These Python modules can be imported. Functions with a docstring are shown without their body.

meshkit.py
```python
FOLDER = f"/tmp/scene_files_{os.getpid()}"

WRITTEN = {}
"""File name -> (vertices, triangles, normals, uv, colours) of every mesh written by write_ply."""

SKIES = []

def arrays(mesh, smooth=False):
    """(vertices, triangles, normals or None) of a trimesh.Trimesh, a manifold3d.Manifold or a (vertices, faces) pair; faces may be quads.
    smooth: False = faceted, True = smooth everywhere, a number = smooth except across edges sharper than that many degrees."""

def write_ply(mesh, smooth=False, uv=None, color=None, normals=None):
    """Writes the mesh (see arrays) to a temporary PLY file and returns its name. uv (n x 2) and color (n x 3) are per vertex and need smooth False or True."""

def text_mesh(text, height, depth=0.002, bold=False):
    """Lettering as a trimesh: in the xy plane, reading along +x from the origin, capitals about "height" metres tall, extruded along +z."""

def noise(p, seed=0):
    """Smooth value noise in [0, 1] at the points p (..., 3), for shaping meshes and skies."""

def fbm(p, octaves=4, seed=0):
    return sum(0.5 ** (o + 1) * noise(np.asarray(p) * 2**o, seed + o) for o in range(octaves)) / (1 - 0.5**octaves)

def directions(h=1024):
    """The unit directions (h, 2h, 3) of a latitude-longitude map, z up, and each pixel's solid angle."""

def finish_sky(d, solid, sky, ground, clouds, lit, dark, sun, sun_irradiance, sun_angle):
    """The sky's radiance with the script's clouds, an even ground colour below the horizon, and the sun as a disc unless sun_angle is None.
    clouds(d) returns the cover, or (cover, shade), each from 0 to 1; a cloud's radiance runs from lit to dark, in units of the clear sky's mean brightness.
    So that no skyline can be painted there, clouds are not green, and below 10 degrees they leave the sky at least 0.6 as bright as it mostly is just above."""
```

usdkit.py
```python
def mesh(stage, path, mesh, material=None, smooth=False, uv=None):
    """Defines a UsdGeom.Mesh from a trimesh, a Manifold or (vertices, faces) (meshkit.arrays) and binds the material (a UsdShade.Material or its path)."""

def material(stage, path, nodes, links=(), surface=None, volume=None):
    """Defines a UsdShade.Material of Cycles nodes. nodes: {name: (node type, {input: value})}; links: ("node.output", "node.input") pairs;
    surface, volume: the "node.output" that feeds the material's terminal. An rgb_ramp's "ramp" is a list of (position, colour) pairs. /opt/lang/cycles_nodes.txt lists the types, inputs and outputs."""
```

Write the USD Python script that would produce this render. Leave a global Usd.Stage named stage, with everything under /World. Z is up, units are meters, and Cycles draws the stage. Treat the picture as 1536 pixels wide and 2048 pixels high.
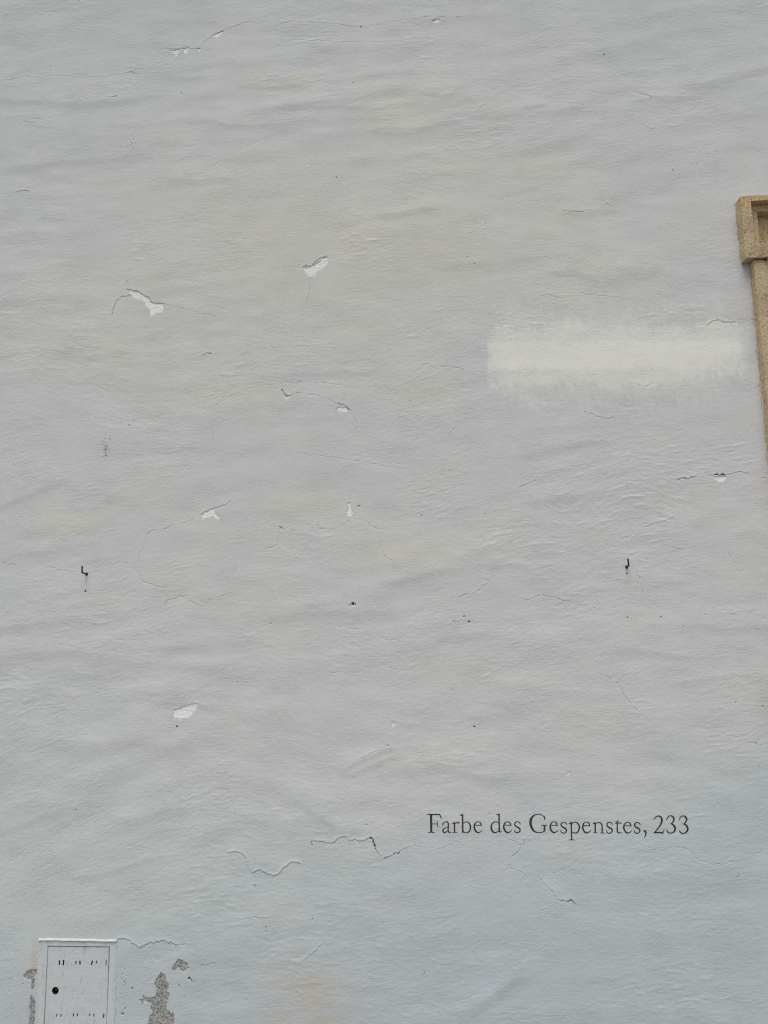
import math, random
import numpy as np, trimesh, shapely, manifold3d
from shapely.geometry import Polygon, Point, LineString, MultiPoint
from shapely.ops import unary_union
from scipy import ndimage
from scipy.spatial import cKDTree
from pxr import Usd, UsdGeom, UsdLux, UsdShade, Gf, Sdf, Vt
import usdkit, meshkit

stage = Usd.Stage.CreateInMemory()
UsdGeom.SetStageUpAxis(stage, UsdGeom.Tokens.z)
UsdGeom.SetStageMetersPerUnit(stage, 1.0)
UsdGeom.Xform.Define(stage, '/World')
rng = np.random.default_rng(7)

# ------------------------------------------------------------------ camera, sky, sun, exposure
EYE = np.array([0.0, -3.07, 1.6])
YAW, PITCH, ROLL = 0.068, math.radians(9.1), 0.0149
FPX = 1536.0                                   # focal length in photograph pixels (1536 wide)
_F = np.array([-math.sin(YAW) * math.cos(PITCH), math.cos(YAW) * math.cos(PITCH), math.sin(PITCH)])
_R0 = np.array([math.cos(YAW), math.sin(YAW), 0.0]); _U0 = np.cross(_R0, _F)
_R = _R0 * math.cos(ROLL) - _U0 * math.sin(ROLL); _U = _U0 * math.cos(ROLL) + _R0 * math.sin(ROLL)
cam = UsdGeom.Camera.Define(stage, '/World/camera')
cam.AddTransformOp().Set(Gf.Matrix4d(*[*_R, 0, *_U, 0, *(-_F), 0, *EYE, 1]))
cam.CreateHorizontalApertureAttr(36.0); cam.CreateVerticalApertureAttr(48.0)
cam.CreateFocalLengthAttr(36.0); cam.CreateClippingRangeAttr(Gf.Vec2f(0.05, 500))
cam.CreateExposureAttr(0.16)

SUN_EL, SUN_AZ = math.radians(64), math.radians(190)      # azimuth measured as atan2(x, y); the wall faces -y
SUN = np.array([math.sin(SUN_AZ) * math.cos(SUN_EL), math.cos(SUN_AZ) * math.cos(SUN_EL), math.sin(SUN_EL)])
sun = UsdLux.DistantLight.Define(stage, '/World/sun_light')
sun.CreateIntensityAttr(0.4); sun.CreateAngleAttr(35.0); sun.CreateNormalizeAttr(True)
sun.CreateColorAttr(Gf.Vec3f(1.0, 0.985, 0.96))
_z = SUN; _x = np.cross([0, 1, 0], _z); _x /= np.linalg.norm(_x); _y = np.cross(_z, _x)
sun.AddTransformOp().Set(Gf.Matrix4d(*[*_x, 0, *_y, 0, *_z, 0, 0, 0, 20, 1]))
SKY_STRENGTH = 0.11
sky_mat = usdkit.material(stage, '/World/Looks/overcast_sky', {
    'sky': ('sky_texture', {'sky_type': 'single_scattering', 'sun_disc': False, 'sun_elevation': SUN_EL, 'sun_rotation': SUN_AZ, 'aerosol_density': 2.0}),
    'grey': ('hsv', {'saturation': 0.16, 'value': 1.0, 'hue': 0.5, 'fac': 1.0}),
    'tc': ('texture_coordinate', {}), 'cl': ('noise_texture', {'scale': 2.2, 'detail': 5.0}),
    'cr': ('rgb_ramp', {'ramp': [(0.0, (0.8, 0.8, 0.8)), (0.5, (1.0, 1.0, 1.0)), (1.0, (1.25, 1.25, 1.25))]}),
    'mul': ('mix_color', {'blend_type': 'multiply', 'fac': 1.0}),
    'bg': ('background_shader', {'strength': SKY_STRENGTH})},
    [('sky.color', 'grey.color'), ('tc.generated', 'cl.vector'), ('cl.fac', 'cr.fac'), ('grey.color', 'mul.a'), ('cr.color', 'mul.b'), ('mul.result', 'bg.color')],
    surface='bg.background')
sky = UsdLux.DomeLight.Define(stage, '/World/sky')
UsdShade.MaterialBindingAPI.Apply(sky.GetPrim()).Bind(sky_mat)
sky.GetPrim().SetCustomDataByKey('kind', 'structure')

# ------------------------------------------------------------------ helpers
def at(px, py, y=0.0):
    """The point of the vertical plane at depth y that a pixel of the photograph shows: (x, z)."""
    px, py = np.asarray(px, float), np.asarray(py, float)
    d = FPX * _F + (px - 768)[..., None] * _R - (py - 1024)[..., None] * _U
    t = (y - EYE[1]) / d[..., 1]
    return np.stack([EYE[0] + t * d[..., 0], EYE[2] + t * d[..., 2]], -1)
def pix(x, z, y=0.0):
    p = np.stack([np.asarray(x, float), np.full(np.shape(x), y), np.asarray(z, float)], -1) - EYE
    w = p @ _F
    return 768 + FPX * (p @ _R) / w, 1024 - FPX * (p @ _U) / w
def wall_pts(pts, scale=1.0, ox=0.0, oy=0.0, y=0.0):
    a = np.asarray(pts, float); return at(a[:, 0] / scale + ox, a[:, 1] / scale + oy, y)
_names = {}
def path_for(name, parent):
    base = parent or '/World'; k = _names.get((base, name), 0); _names[(base, name)] = k + 1
    return f'{base}/{name}' + (f'_{k:03d}' if k else '')
def data(prim, label=None, category=None, group=None, kind=None):
    for k, v in (('label', label), ('category', category), ('group', group), ('kind', kind)):
        if v: prim.SetCustomDataByKey(k, v)
    return prim
def thing(name, label=None, category=None, loc=(0, 0, 0), parent=None, **kw):
    p = path_for(name, parent); x = UsdGeom.Xform.Define(stage, p)
    if any(loc): x.AddTranslateOp().Set(Gf.Vec3d(*map(float, loc)))
    data(x.GetPrim(), label, category, **kw); return p
def obj(name, mesh, mat, parent=None, smooth=False, **kw):
    p = path_for(name, parent); m = usdkit.mesh(stage, p, mesh, mat, smooth); data(m.GetPrim(), **kw); return p
def smoothstep(a, b, v):
    t = np.clip((v - a) / (b - a), 0, 1); return t * t * (3 - 2 * t)
def n2(x, z, sx, sz, seed, octaves=3):
    """Fractal noise in [-1, 1] on the wall, sx and sz metres per cell."""
    return 2 * meshkit.fbm(np.stack([np.asarray(x) / sx, np.asarray(z) / sz, np.full(np.shape(x), 0.37 + seed)], -1), octaves, seed) - 1

# ------------------------------------------------------------------ materials
L = '/World/Looks/'
def simple(name, color, rough=0.7, spec=0.3, noise=0.0, scale=40, bump=0.0, metallic=0.0, bscale=300):
    n = {'p': ('principled_bsdf', {'base_color': color, 'roughness': rough, 'specular_ior_level': spec, 'metallic': metallic})}; l = []
    if noise or bump: n['g'] = ('geometry', {})
    if noise:
        lo = tuple(c * (1 - noise) for c in color); hi = tuple(min(1, c * (1 + noise)) for c in color)
        n['n'] = ('noise_texture', {'scale': float(scale), 'detail': 4.0, 'roughness': 0.6}); n['r'] = ('rgb_ramp', {'ramp': [(0.25, lo), (0.75, hi)]})
        l += [('g.position', 'n.vector'), ('n.fac', 'r.fac'), ('r.color', 'p.base_color')]
    if bump:
        n['bn'] = ('noise_texture', {'scale': float(bscale), 'detail': 3.0}); n['b'] = ('bump', {'distance': float(bump), 'strength': 1.0})
        l += [('g.position', 'bn.vector'), ('bn.fac', 'b.height'), ('b.normal', 'p.normal')]
    return usdkit.material(stage, L + name, n, l, surface='p.BSDF')

BASE = (0.600, 0.598, 0.596)
def plaster_material(name, with_attr=True):
    n = {'g': ('geometry', {}),
         'm1': ('mapping', {'scale': (1.0, 1.0, 2.2)}), 'n1': ('noise_texture', {'scale': 6.0, 'detail': 6.0, 'roughness': 0.62}),
         'r1': ('rgb_ramp', {'ramp': [(0.2, (0.955, 0.955, 0.96)), (0.5, (1, 1, 1)), (0.8, (1.035, 1.035, 1.03))]}),
         'm2': ('mapping', {'scale': (1.0, 1.0, 2.6)}), 'n2': ('noise_texture', {'scale': 130.0, 'detail': 4.0, 'roughness': 0.65}),
         'r2': ('rgb_ramp', {'ramp': [(0.2, (0.945, 0.945, 0.945)), (0.5, (1, 1, 1)), (0.85, (1.03, 1.03, 1.03))]}),
         'x1': ('mix_color', {'blend_type': 'multiply', 'fac': 1.0}), 'x2': ('mix_color', {'blend_type': 'multiply', 'fac': 1.0}),
         'bn': ('noise_texture', {'scale': 95.0, 'detail': 6.0, 'roughness': 0.75}), 'b': ('bump', {'distance': 0.0022, 'strength': 1.0}),
         'pn': ('noise_texture', {'scale': 5.5, 'detail': 4.0, 'roughness': 0.6}), 'pr': ('map_range', {'from_min': 0.36, 'from_max': 0.64, 'to_min': 0.25, 'to_max': 1.35, 'clamp': True}),
         'p': ('principled_bsdf', {'base_color': BASE, 'roughness': 0.88, 'specular_ior_level': 0.18})}
    l = [('g.position', 'm1.vector'), ('m1.vector', 'n1.vector'), ('n1.fac', 'r1.fac'), ('g.position', 'm2.vector'), ('m2.vector', 'n2.vector'), ('n2.fac', 'r2.fac'),
         ('m1.vector', 'pn.vector'), ('pn.fac', 'pr.value'), ('pr.result', 'b.strength'), ('m2.vector', 'bn.vector'), ('bn.fac', 'b.height'), ('b.normal', 'p.normal'), ('r1.color', 'x1.b'), ('x1.result', 'x2.a'), ('r2.color', 'x2.b'), ('x2.result', 'p.base_color')]
    if not with_attr:
        n['x1'][1]['a'] = BASE
    else:
        n.update({'at': ('attribute', {'attribute': 'stain'}), 'sp': ('separate_color', {}), 'dt': ('attribute', {'attribute': 'dirt'}), 'ds': ('separate_color', {}),
                  'c1': ('mix_color', {'a': BASE, 'b': YELLOW}), 'c2': ('mix_color', {'b': LENS_CAST}), 'c3': ('mix_color', {'b': WASH}),
                  'c4': ('mix_color', {'b': (0.055, 0.052, 0.048)}), 'c5': ('mix_color', {'b': (0.51, 0.42, 0.28)}), 'c6': ('mix_color', {'b': VIGNETTE})})
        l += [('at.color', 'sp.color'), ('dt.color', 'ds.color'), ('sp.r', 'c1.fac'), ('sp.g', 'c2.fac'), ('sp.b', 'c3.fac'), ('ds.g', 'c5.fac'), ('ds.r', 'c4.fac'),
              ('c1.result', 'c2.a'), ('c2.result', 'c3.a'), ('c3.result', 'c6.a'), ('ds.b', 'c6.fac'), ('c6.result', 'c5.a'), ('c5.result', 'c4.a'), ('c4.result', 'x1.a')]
    return usdkit.material(stage, L + name, n, l, surface='p.BSDF')
YELLOW = (0.622, 0.620, 0.542)
LENS_CAST = (0.552, 0.588, 0.579)  # cool corner cast of the lens, painted into the plaster colour
VIGNETTE = (0.475, 0.515, 0.540)  # lens vignetting painted over the lower wall
WASH = (0.790, 0.788, 0.715)
M_plaster = plaster_material('limewashed_plaster')
M_undercoat = simple('white_undercoat', (0.80, 0.80, 0.79), 0.85, 0.2, noise=0.09, scale=120, bump=0.003, bscale=170)
M_mortar = usdkit.material(stage, L + 'bare_mortar', {
    'g': ('geometry', {}), 'n': ('noise_texture', {'scale': 170.0, 'detail': 4.0, 'roughness': 0.7}),
    'r': ('rgb_ramp', {'ramp': [(0.33, (0.06, 0.06, 0.057)), (0.43, (0.25, 0.25, 0.245)), (0.55, (0.385, 0.385, 0.375)), (0.70, (0.62, 0.62, 0.61))]}),
    'n2': ('noise_texture', {'scale': 14.0, 'detail': 3.0}), 'r2': ('rgb_ramp', {'ramp': [(0.35, (0.93, 1.0, 0.98)), (0.65, (1.08, 0.99, 0.95))]}),
    'x': ('mix_color', {'blend_type': 'multiply', 'fac': 1.0}), 'b': ('bump', {'distance': 0.004, 'strength': 1.0}),
    'p': ('principled_bsdf', {'roughness': 0.95, 'specular_ior_level': 0.1})},
    [('g.position', 'n.vector'), ('n.fac', 'r.fac'), ('g.position', 'n2.vector'), ('n2.fac', 'r2.fac'), ('r.color', 'x.a'), ('r2.color', 'x.b'), ('x.result', 'p.base_color'),
     ('n.fac', 'b.height'), ('b.normal', 'p.normal')], surface='p.BSDF')
M_fillet = simple('plaster_smear', (0.63, 0.635, 0.63), 0.88, 0.18, noise=0.05, scale=60, bump=0.0015, bscale=200)
M_letter = usdkit.material(stage, L + 'grey_lettering_paint', {
    'g': ('geometry', {}), 'n': ('noise_texture', {'scale': 240.0, 'detail': 4.0, 'roughness': 0.7}), 'r': ('rgb_ramp', {'ramp': [(0.60, (0, 0, 0)), (0.72, (0.75, 0.75, 0.75))]}),
    'n2': ('noise_texture', {'scale': 30.0, 'detail': 3.0}), 'r2': ('rgb_ramp', {'ramp': [(0.3, (0.036, 0.037, 0.038)), (0.7, (0.062, 0.062, 0.063))]}),
    't': ('transparent_bsdf', {}), 'p': ('principled_bsdf', {'roughness': 0.8, 'specular_ior_level': 0.2}), 'm': ('mix_closure', {})},
    [('g.position', 'n.vector'), ('n.fac', 'r.fac'), ('g.position', 'n2.vector'), ('n2.fac', 'r2.fac'), ('r2.color', 'p.base_color'), ('r.color', 'm.fac'), ('p.BSDF', 'm.closure1'), ('t.BSDF', 'm.closure2')], surface='m.closure')
M_iron = simple('black_iron', (0.012, 0.012, 0.013), 0.55, 0.4, noise=0.3, scale=200)
M_boxpaint = usdkit.material(stage, L + 'painted_sheet_metal', {
    'g': ('geometry', {}), 'n': ('noise_texture', {'scale': 22.0, 'detail': 6.0, 'roughness': 0.65}),
    'r': ('rgb_ramp', {'ramp': [(0.25, (0.49, 0.520, 0.53)), (0.5, (0.53, 0.560, 0.570)), (0.8, (0.565, 0.588, 0.59))]}),
    'm': ('mapping', {'scale': (1.0, 1.0, 0.35)}), 'n2': ('noise_texture', {'scale': 75.0, 'detail': 5.0, 'roughness': 0.7}),
    'r2': ('rgb_ramp', {'ramp': [(0.57, (0, 0, 0)), (0.76, (0.8, 0.8, 0.8))]}), 'x': ('mix_color', {'b': (0.26, 0.19, 0.12)}),
    'bn': ('noise_texture', {'scale': 120.0, 'detail': 4.0}), 'b': ('bump', {'distance': 0.0014, 'strength': 1.0}),
    'p': ('principled_bsdf', {'roughness': 0.65, 'specular_ior_level': 0.25})},
    [('g.position', 'n.vector'), ('n.fac', 'r.fac'), ('g.position', 'm.vector'), ('m.vector', 'n2.vector'), ('n2.fac', 'r2.fac'), ('r.color', 'x.a'), ('r2.color', 'x.fac'), ('x.result', 'p.base_color'),
     ('g.position', 'bn.vector'), ('bn.fac', 'b.height'), ('b.normal', 'p.normal')], surface='p.BSDF')
M_dark = simple('dark_cavity_metal', (0.09, 0.065, 0.05), 0.8, 0.2)
M_lock = simple('rusty_lock', (0.16, 0.055, 0.045), 0.6, 0.4, noise=0.4, scale=300)
M_masonry = simple('rough_masonry', (0.3, 0.28, 0.25), 0.9, 0.1, noise=0.2, scale=12)
M_pave = simple('grey_paving', (0.22, 0.215, 0.205), 0.85, 0.2, noise=0.15, scale=9, bump=0.004, bscale=60)
M_wood = simple('brown_window_paint', (0.16, 0.09, 0.05), 0.5, 0.4, noise=0.15, scale=25)
M_glass = usdkit.material(stage, L + 'window_glass', {'f': ('fresnel', {'IOR': 1.5}), 't': ('transparent_bsdf', {'color': (0.85, 0.9, 0.88)}), 'g': ('glossy_bsdf', {'roughness': 0.02, 'color': (0.9, 0.9, 0.9)}), 'm': ('mix_closure', {})},
    [('f.fac', 'm.fac'), ('t.BSDF', 'm.closure1'), ('g.BSDF', 'm.closure2')], surface='m.closure')
M_stone = usdkit.material(stage, L + 'yellow_sandstone', {
    'g': ('geometry', {}), 'n': ('noise_texture', {'scale': 150.0, 'detail': 5.0, 'roughness': 0.7}),
    'r': ('rgb_ramp', {'ramp': [(0.34, (0.13, 0.08, 0.04)), (0.41, (0.44, 0.345, 0.205)), (0.55, (0.53, 0.435, 0.295)), (0.70, (0.70, 0.615, 0.465))]}),
    'n2': ('noise_texture', {'scale': 9.0, 'detail': 4.0}), 'r2': ('rgb_ramp', {'ramp': [(0.3, (0.80, 0.74, 0.72)), (0.42, (1.0, 0.97, 0.96)), (0.55, (1.1, 1.06, 1.02)), (0.7, (1.06, 0.98, 0.80))]}),
    'x': ('mix_color', {'blend_type': 'multiply', 'fac': 1.0}), 'b': ('bump', {'distance': 0.004, 'strength': 1.0}),
    'p': ('principled_bsdf', {'roughness': 0.95, 'specular_ior_level': 0.1})},
    [('g.position', 'n.vector'), ('n.fac', 'r.fac'), ('g.position', 'n2.vector'), ('n2.fac', 'r2.fac'), ('r.color', 'x.a'), ('r2.color', 'x.b'), ('x.result', 'p.base_color'),
     ('n.fac', 'b.height'), ('b.normal', 'p.normal')], surface='p.BSDF')

# ------------------------------------------------------------------ what the wall carries, traced in photograph pixels
# cracks: (half width px, depth mm, dirt, lip mm, points); lip = how far the skin above the crack stands proud
CR = [
 (.55, 1.5, .16, .35, [(305,97),(325,97),(340,98),(358,98),(372,95),(386,97),(400,96),(405,88),(412,80),(425,72),(447,60),(470,51),(485,47),(500,43)]),
 (.5, 1.3, .10, .4, [(500,43),(512,46),(530,54),(550,52),(575,43),(600,42),(640,45),(680,48),(705,52),(722,52),(745,50),(770,46),(800,40),(830,36),(858,33)]),
 (.8, 2, .5, .8, [(862,42),(872,37),(877,32)]), (.6, 1.5, .3, .4, [(877,33),(900,34),(920,34),(935,33)]),
 (.5, 1.1, .08, .4, [(0,162),(25,158),(45,153),(60,153),(85,156)]), (.5, 1.1, .08, .5, [(110,150),(130,153),(142,152),(150,149),(165,148),(185,155),(215,153),(232,149),(250,147)]),
 (.8, 2, .3, .9, [(252,146),(262,144),(270,147),(278,150)]),
 (.4, 1.0, .08, .3, [(560,83),(590,80),(620,80),(650,81),(680,83),(720,82),(750,83),(800,81),(830,76),(860,73)]),
 (.45, .6, .05, 0, [(222,195),(219,225),(217,240),(214,280),(213,300),(212,385),(210,420),(210,450)]),
 (.45, .6, .05, 0, [(960,60),(962,85),(963,130),(960,150)]),
 (.45, .8, .10, 0, [(262,464),(263,490),(263,505),(261,528),(258,530),(257,545),(255,560)]), (.8, 2, .5, .4, [(255,560),(253,567),(252,573),(249,573)]),
 (.9, 4, .8, 1.2, [(255,580),(259,582),(263,581),(267,583),(273,583),(279,586),(283,589),(289,592),(295,594),(299,600),(303,606),(315,607),(327,608)]),
 (.5, 1.4, .3, 0, [(327,609),(345,613),(365,617),(390,624),(412,630),(430,634)]), (.4, 1.2, .2, 0, [(413,613),(440,616),(460,622),(482,627),(500,628)]),
 (.7, 2, .35, 1.2, [(262,590),(255,592),(243,594),(234,602),(228,612),(225,619),(225,630)]),
 (.9, 4, .85, 1.0, [(606,535),(611,533),(620,534),(627,530),(632,525),(637,523),(640,519),(645,516),(654,515.5)]),
 (.5, 1.4, .3, 0, [(620,553),(619,565),(620,575),(619,583),(617,595),(612,605)]),
 (.4, 1, .15, 0, [(606,534),(590,535),(575,534),(555,538),(540,550),(532,568),(526,582),(520,598)]), (.4, 1, .15, 0, [(534,605),(530,618),(527,630),(522,650)]),
 (.4, 1, .12, 0, [(606,595),(605,620),(608,635),(606,655)]), (.35, 1, .12, 0, [(606,612),(600,640),(603,662)]),
 (.5, 1.2, .2, .4, [(828,742),(840,736),(848,728),(857,728),(865,735),(873,731),(880,733),(900,733),(918,736),(935,741)]), (.4, 1, .18, 0, [(891,715),(893,730)]),
 (.7, 2.0, .25, 1.0, [(1416,650),(1420,646),(1425,642),(1440,640),(1447,644),(1455,645),(1463,646),(1469,642),(1475,639)]), (.7, 2, .4, .4, [(1475,640),(1485,640)]), (1.0, 3, .5, .5, [(1489,640),(1494,640)]), (.5, 1.4, .3, .2, [(1494,640),(1508,638)]),
 (1.0, 4, .6, 1.2, [(563,778),(566,783),(570,788),(575,793),(582,791)]), (.55, 1.5, .35, .4, [(582,791),(590,787),(602,785)]), (.45, 1.4, .2, 0, [(602,786),(640,793),(655,798),(668,804)]),
 (.75, 2.2, .4, .7, [(668,804),(678,808),(685,809),(692,812),(697,817),(704,821)]), (.45, 1.4, .28, 0, [(704,821),(708,832),(713,845),(714,860),(713,875),(715,885)]),
 (.5, 1.4, .3, .3, [(405,818),(411,817),(418,816),(430,810),(440,804),(455,798)]), (.35, 1.1, .18, 0, [(455,798),(470,790),(485,782),(500,777),(520,773),(550,768),(575,765),(640,766),(690,770)]), (.5, 1.3, .25, 0, [(402,815),(411,819),(416,824)]),
 (.35, 1, .15, 0, [(390,765),(388,785),(392,800),(405,815)]), (.4, 1.1, .2, 0, [(712,745),(707,765),(695,782),(690,790),(686,808)]), (.5, 1.2, .25, 0, [(562,818),(560,824),(556,832)]),
 (.45, 1.3, .25, 0, [(424,845),(425,856),(427,870),(429,888)]), (.5, 1.3, .28, 0, [(566,880),(571,889),(574,897),(578,906)]), (.7, 1.5, .15, .6, [(918,850),(910,857),(905,862),(897,868)]),
 (.4, 1, .2, 0, [(783,905),(784,918),(783,925),(775,929)]), (.4, 1, .18, 0, [(784,923),(792,927),(822,932)]), (.45, 1.2, .2, 0, [(885,932),(886,950),(888,962)]),
 (.45, 1.2, .15, .3, [(590,905),(640,912),(690,918),(720,922),(760,930),(780,930)]),
 (.6, 1.6, .36, .4, [(462,1003),(450,1010),(440,1013),(428,1017),(415,1021),(408,1024),(401,1028)]), (.5, 1.5, .3, .2, [(390,1033),(383,1040),(376,1044),(362,1048),(345,1052),(330,1058),(310,1062),(300,1063),(296,1068),(293,1080),(291,1090),(285,1097),(280,1102),(278,1115),(274,1124),(266,1130)]),
 (.4, 1.2, .22, 0, [(225,1128),(240,1124),(250,1124),(265,1130),(272,1141),(278,1150),(283,1155)]), (.5, 1.5, .3, .2, [(266,1133),(276,1147),(280,1157),(290,1165),(305,1171),(320,1174),(330,1175),(333,1184),(334,1192),(333,1205),(330,1216)]),
 (.5, 1.5, .32, .3, [(333,1204),(345,1198),(358,1194),(372,1192),(378,1201),(388,1207),(400,1211),(410,1212),(416,1204),(425,1196),(437,1192),(450,1190)]), (.4, 1.2, .22, 0, [(450,1188),(458,1193),(468,1199),(480,1203),(495,1202)]), (.4, 1.2, .2, 0, [(473,1115),(470,1140),(468,1165),(455,1190)]),
 (.5, 1.3, .3, 0, [(702,982),(701,992),(699,1000)]), (.5, 1.5, .3, .2, [(702,1034),(695,1043),(690,1047),(683,1052),(672,1057),(655,1060),(641,1057),(635,1048),(631,1038)]), (.5, 1.5, .3, .2, [(706,1037),(715,1038),(722,1036),(732,1043),(745,1053),(755,1058),(760,1062),(759,1075),(761,1092),(768,1108),(773,1118),(785,1121),(789,1130),(790,1142)]),
 (.4, 1.2, .2, 0, [(740,1050),(765,1062),(770,1052)]), (1.0, 3, .5, .6, [(713,1013),(721,1011)]),
 (.5, 1.3, .28, 0, [(566,1040),(560,1050),(558,1062),(557,1080),(554,1092),(540,1095),(528,1098)]), (1.0, 2.5, .55, .8, [(558,1053),(563,1056),(569,1059)]),
 (.5, 1.4, .28, 0, [(640,1065),(628,1076),(620,1081),(614,1094),(606,1106),(600,1117)]), (.4, 1.2, .2, 0, [(555,1108),(575,1112),(590,1117),(600,1120)]), (.4, 1.1, .2, 0, [(597,1130),(603,1140),(607,1150)]),
 (.6, 1.6, .25, .5, [(0,1124),(15,1126),(28,1131),(38,1132)]), (.6, 1.4, .18, .6, [(95,1133),(120,1139),(140,1143),(153,1144)]),
 (.4, 1.2, .22, 0, [(670,1250),(680,1252),(690,1254),(710,1258),(725,1260)]), (.4, 1.2, .22, 0, [(755,1264),(762,1272),(771,1281),(785,1279),(795,1280),(803,1290)]),
 (.7, 1.6, .2, .7, [(917,1195),(930,1189),(950,1187),(957,1178),(975,1165)]), (.5, 1.4, .2, .5, [(955,1155),(970,1158),(985,1163)]),
 (.55, 1.6, .28, .5, [(1020,1189),(1035,1194),(1052,1201),(1065,1197),(1082,1190),(1095,1191),(1110,1195),(1125,1202),(1140,1205)]), (.45, 1.3, .2, .3, [(1125,1200),(1145,1208),(1165,1212),(1190,1215),(1200,1225)]),
 (.55, 1.6, .25, .4, [(1196,1344),(1210,1351),(1225,1361),(1237,1367),(1245,1380),(1252,1393),(1262,1408),(1275,1424)]),
 (.8, 2.4, .4, 2.0, [(1352,960),(1358,958),(1362,956),(1369,957),(1376,958),(1383,955),(1392,951)]), (.6, 1.5, .2, .8, [(1392,951),(1400,947)]),
 (.6, 1.5, .3, .6, [(1415,949),(1422,950),(1428,951)]), (1.0, 5, .7, 1.8, [(1428,951),(1432,949),(1436,949),(1440,951),(1445,949),(1452,950)]), (.6, 1.6, .3, 1.0, [(1452,950),(1460,950),(1470,946),(1485,944),(1500,944)]), (.6, 1.5, .25, .5, [(1524,955),(1540,958)]),
 (.7, 1.4, .12, 1.2, [(1038,976),(1046,972),(1055,967),(1073,959)]),
 (.55, 1.5, .12, 2.4, [(455,1704),(470,1703),(482,1707),(489,1713),(494,1725)]), (.5, 1.5, .2, .5, [(494,1725),(497,1735),(503,1747)]), (.6, 1.6, .15, 2.6, [(503,1746),(510,1742),(518,1740),(525,1745),(535,1749),(546,1750),(558,1747),(565,1740),(569,1734),(580,1726),(593,1723),(601,1728)]), (.5, 1.2, .1, 1.0, [(522,1726),(525,1732)]),
 (1.0, 2.5, .6, .8, [(624,1691),(623,1684),(627,1682)]), (.6, 1.6, .2, 2.2, [(627,1681),(640,1682),(655,1686),(668,1685),(676,1677),(686,1672),(693,1676),(702,1680),(715,1682),(730,1681),(738,1677)]), (1.2, 4, .8, 1.6, [(738,1677),(746,1678),(748,1684),(750,1692),(753,1702)]), (.8, 2.5, .5, .6, [(753,1702),(758,1708),(764,1715),(768,1717)]), (1.2, 4, .75, 1.6, [(768,1717),(776,1714),(784,1710),(792,1706),(799,1703)]), (.6, 1.6, .25, 1.0, [(799,1703),(807,1698),(815,1693),(826,1691)]),
 (.4, 1.2, .15, .3, [(826,1691),(850,1695),(880,1696),(905,1688),(920,1682)]),
 (.5, 1.4, .2, .8, [(1060,1672),(1052,1677),(1048,1679)]), (1.0, 2.5, .5, 1.0, [(1048,1679),(1046,1684),(1042,1690),(1035,1685)]), (.6, 1.6, .3, .8, [(1042,1690),(1040,1697),(1036,1703),(1029,1708),(1023,1715)]), (.4, 1.2, .2, .3, [(980,1665),(1000,1672),(1020,1680),(1035,1685)]),
 (.5, 1.4, .2, .6, [(1023,1715),(1019,1728),(1017,1735),(1028,1738),(1040,1742),(1052,1753)]), (.6, 1.6, .25, .8, [(1078,1755),(1086,1764),(1093,1771),(1105,1785),(1113,1796),(1121,1804)]), (1.1, 2.5, .5, 2.0, [(1121,1803),(1128,1800),(1135,1802),(1142,1801),(1147,1804),(1152,1808)]),
 (.45, 1.3, .2, .3, [(1105,1748),(1125,1740),(1138,1733),(1150,1727),(1160,1715)]), (.35, 1, .12, .3, [(1120,1802),(1100,1815),(1070,1830)]),
 (.45, 1.3, .18, .3, [(1285,1688),(1310,1700),(1330,1699),(1350,1693),(1365,1694),(1385,1705),(1392,1718),(1420,1726),(1450,1727),(1480,1722),(1500,1714),(1520,1704),(1536,1697)]),
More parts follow.
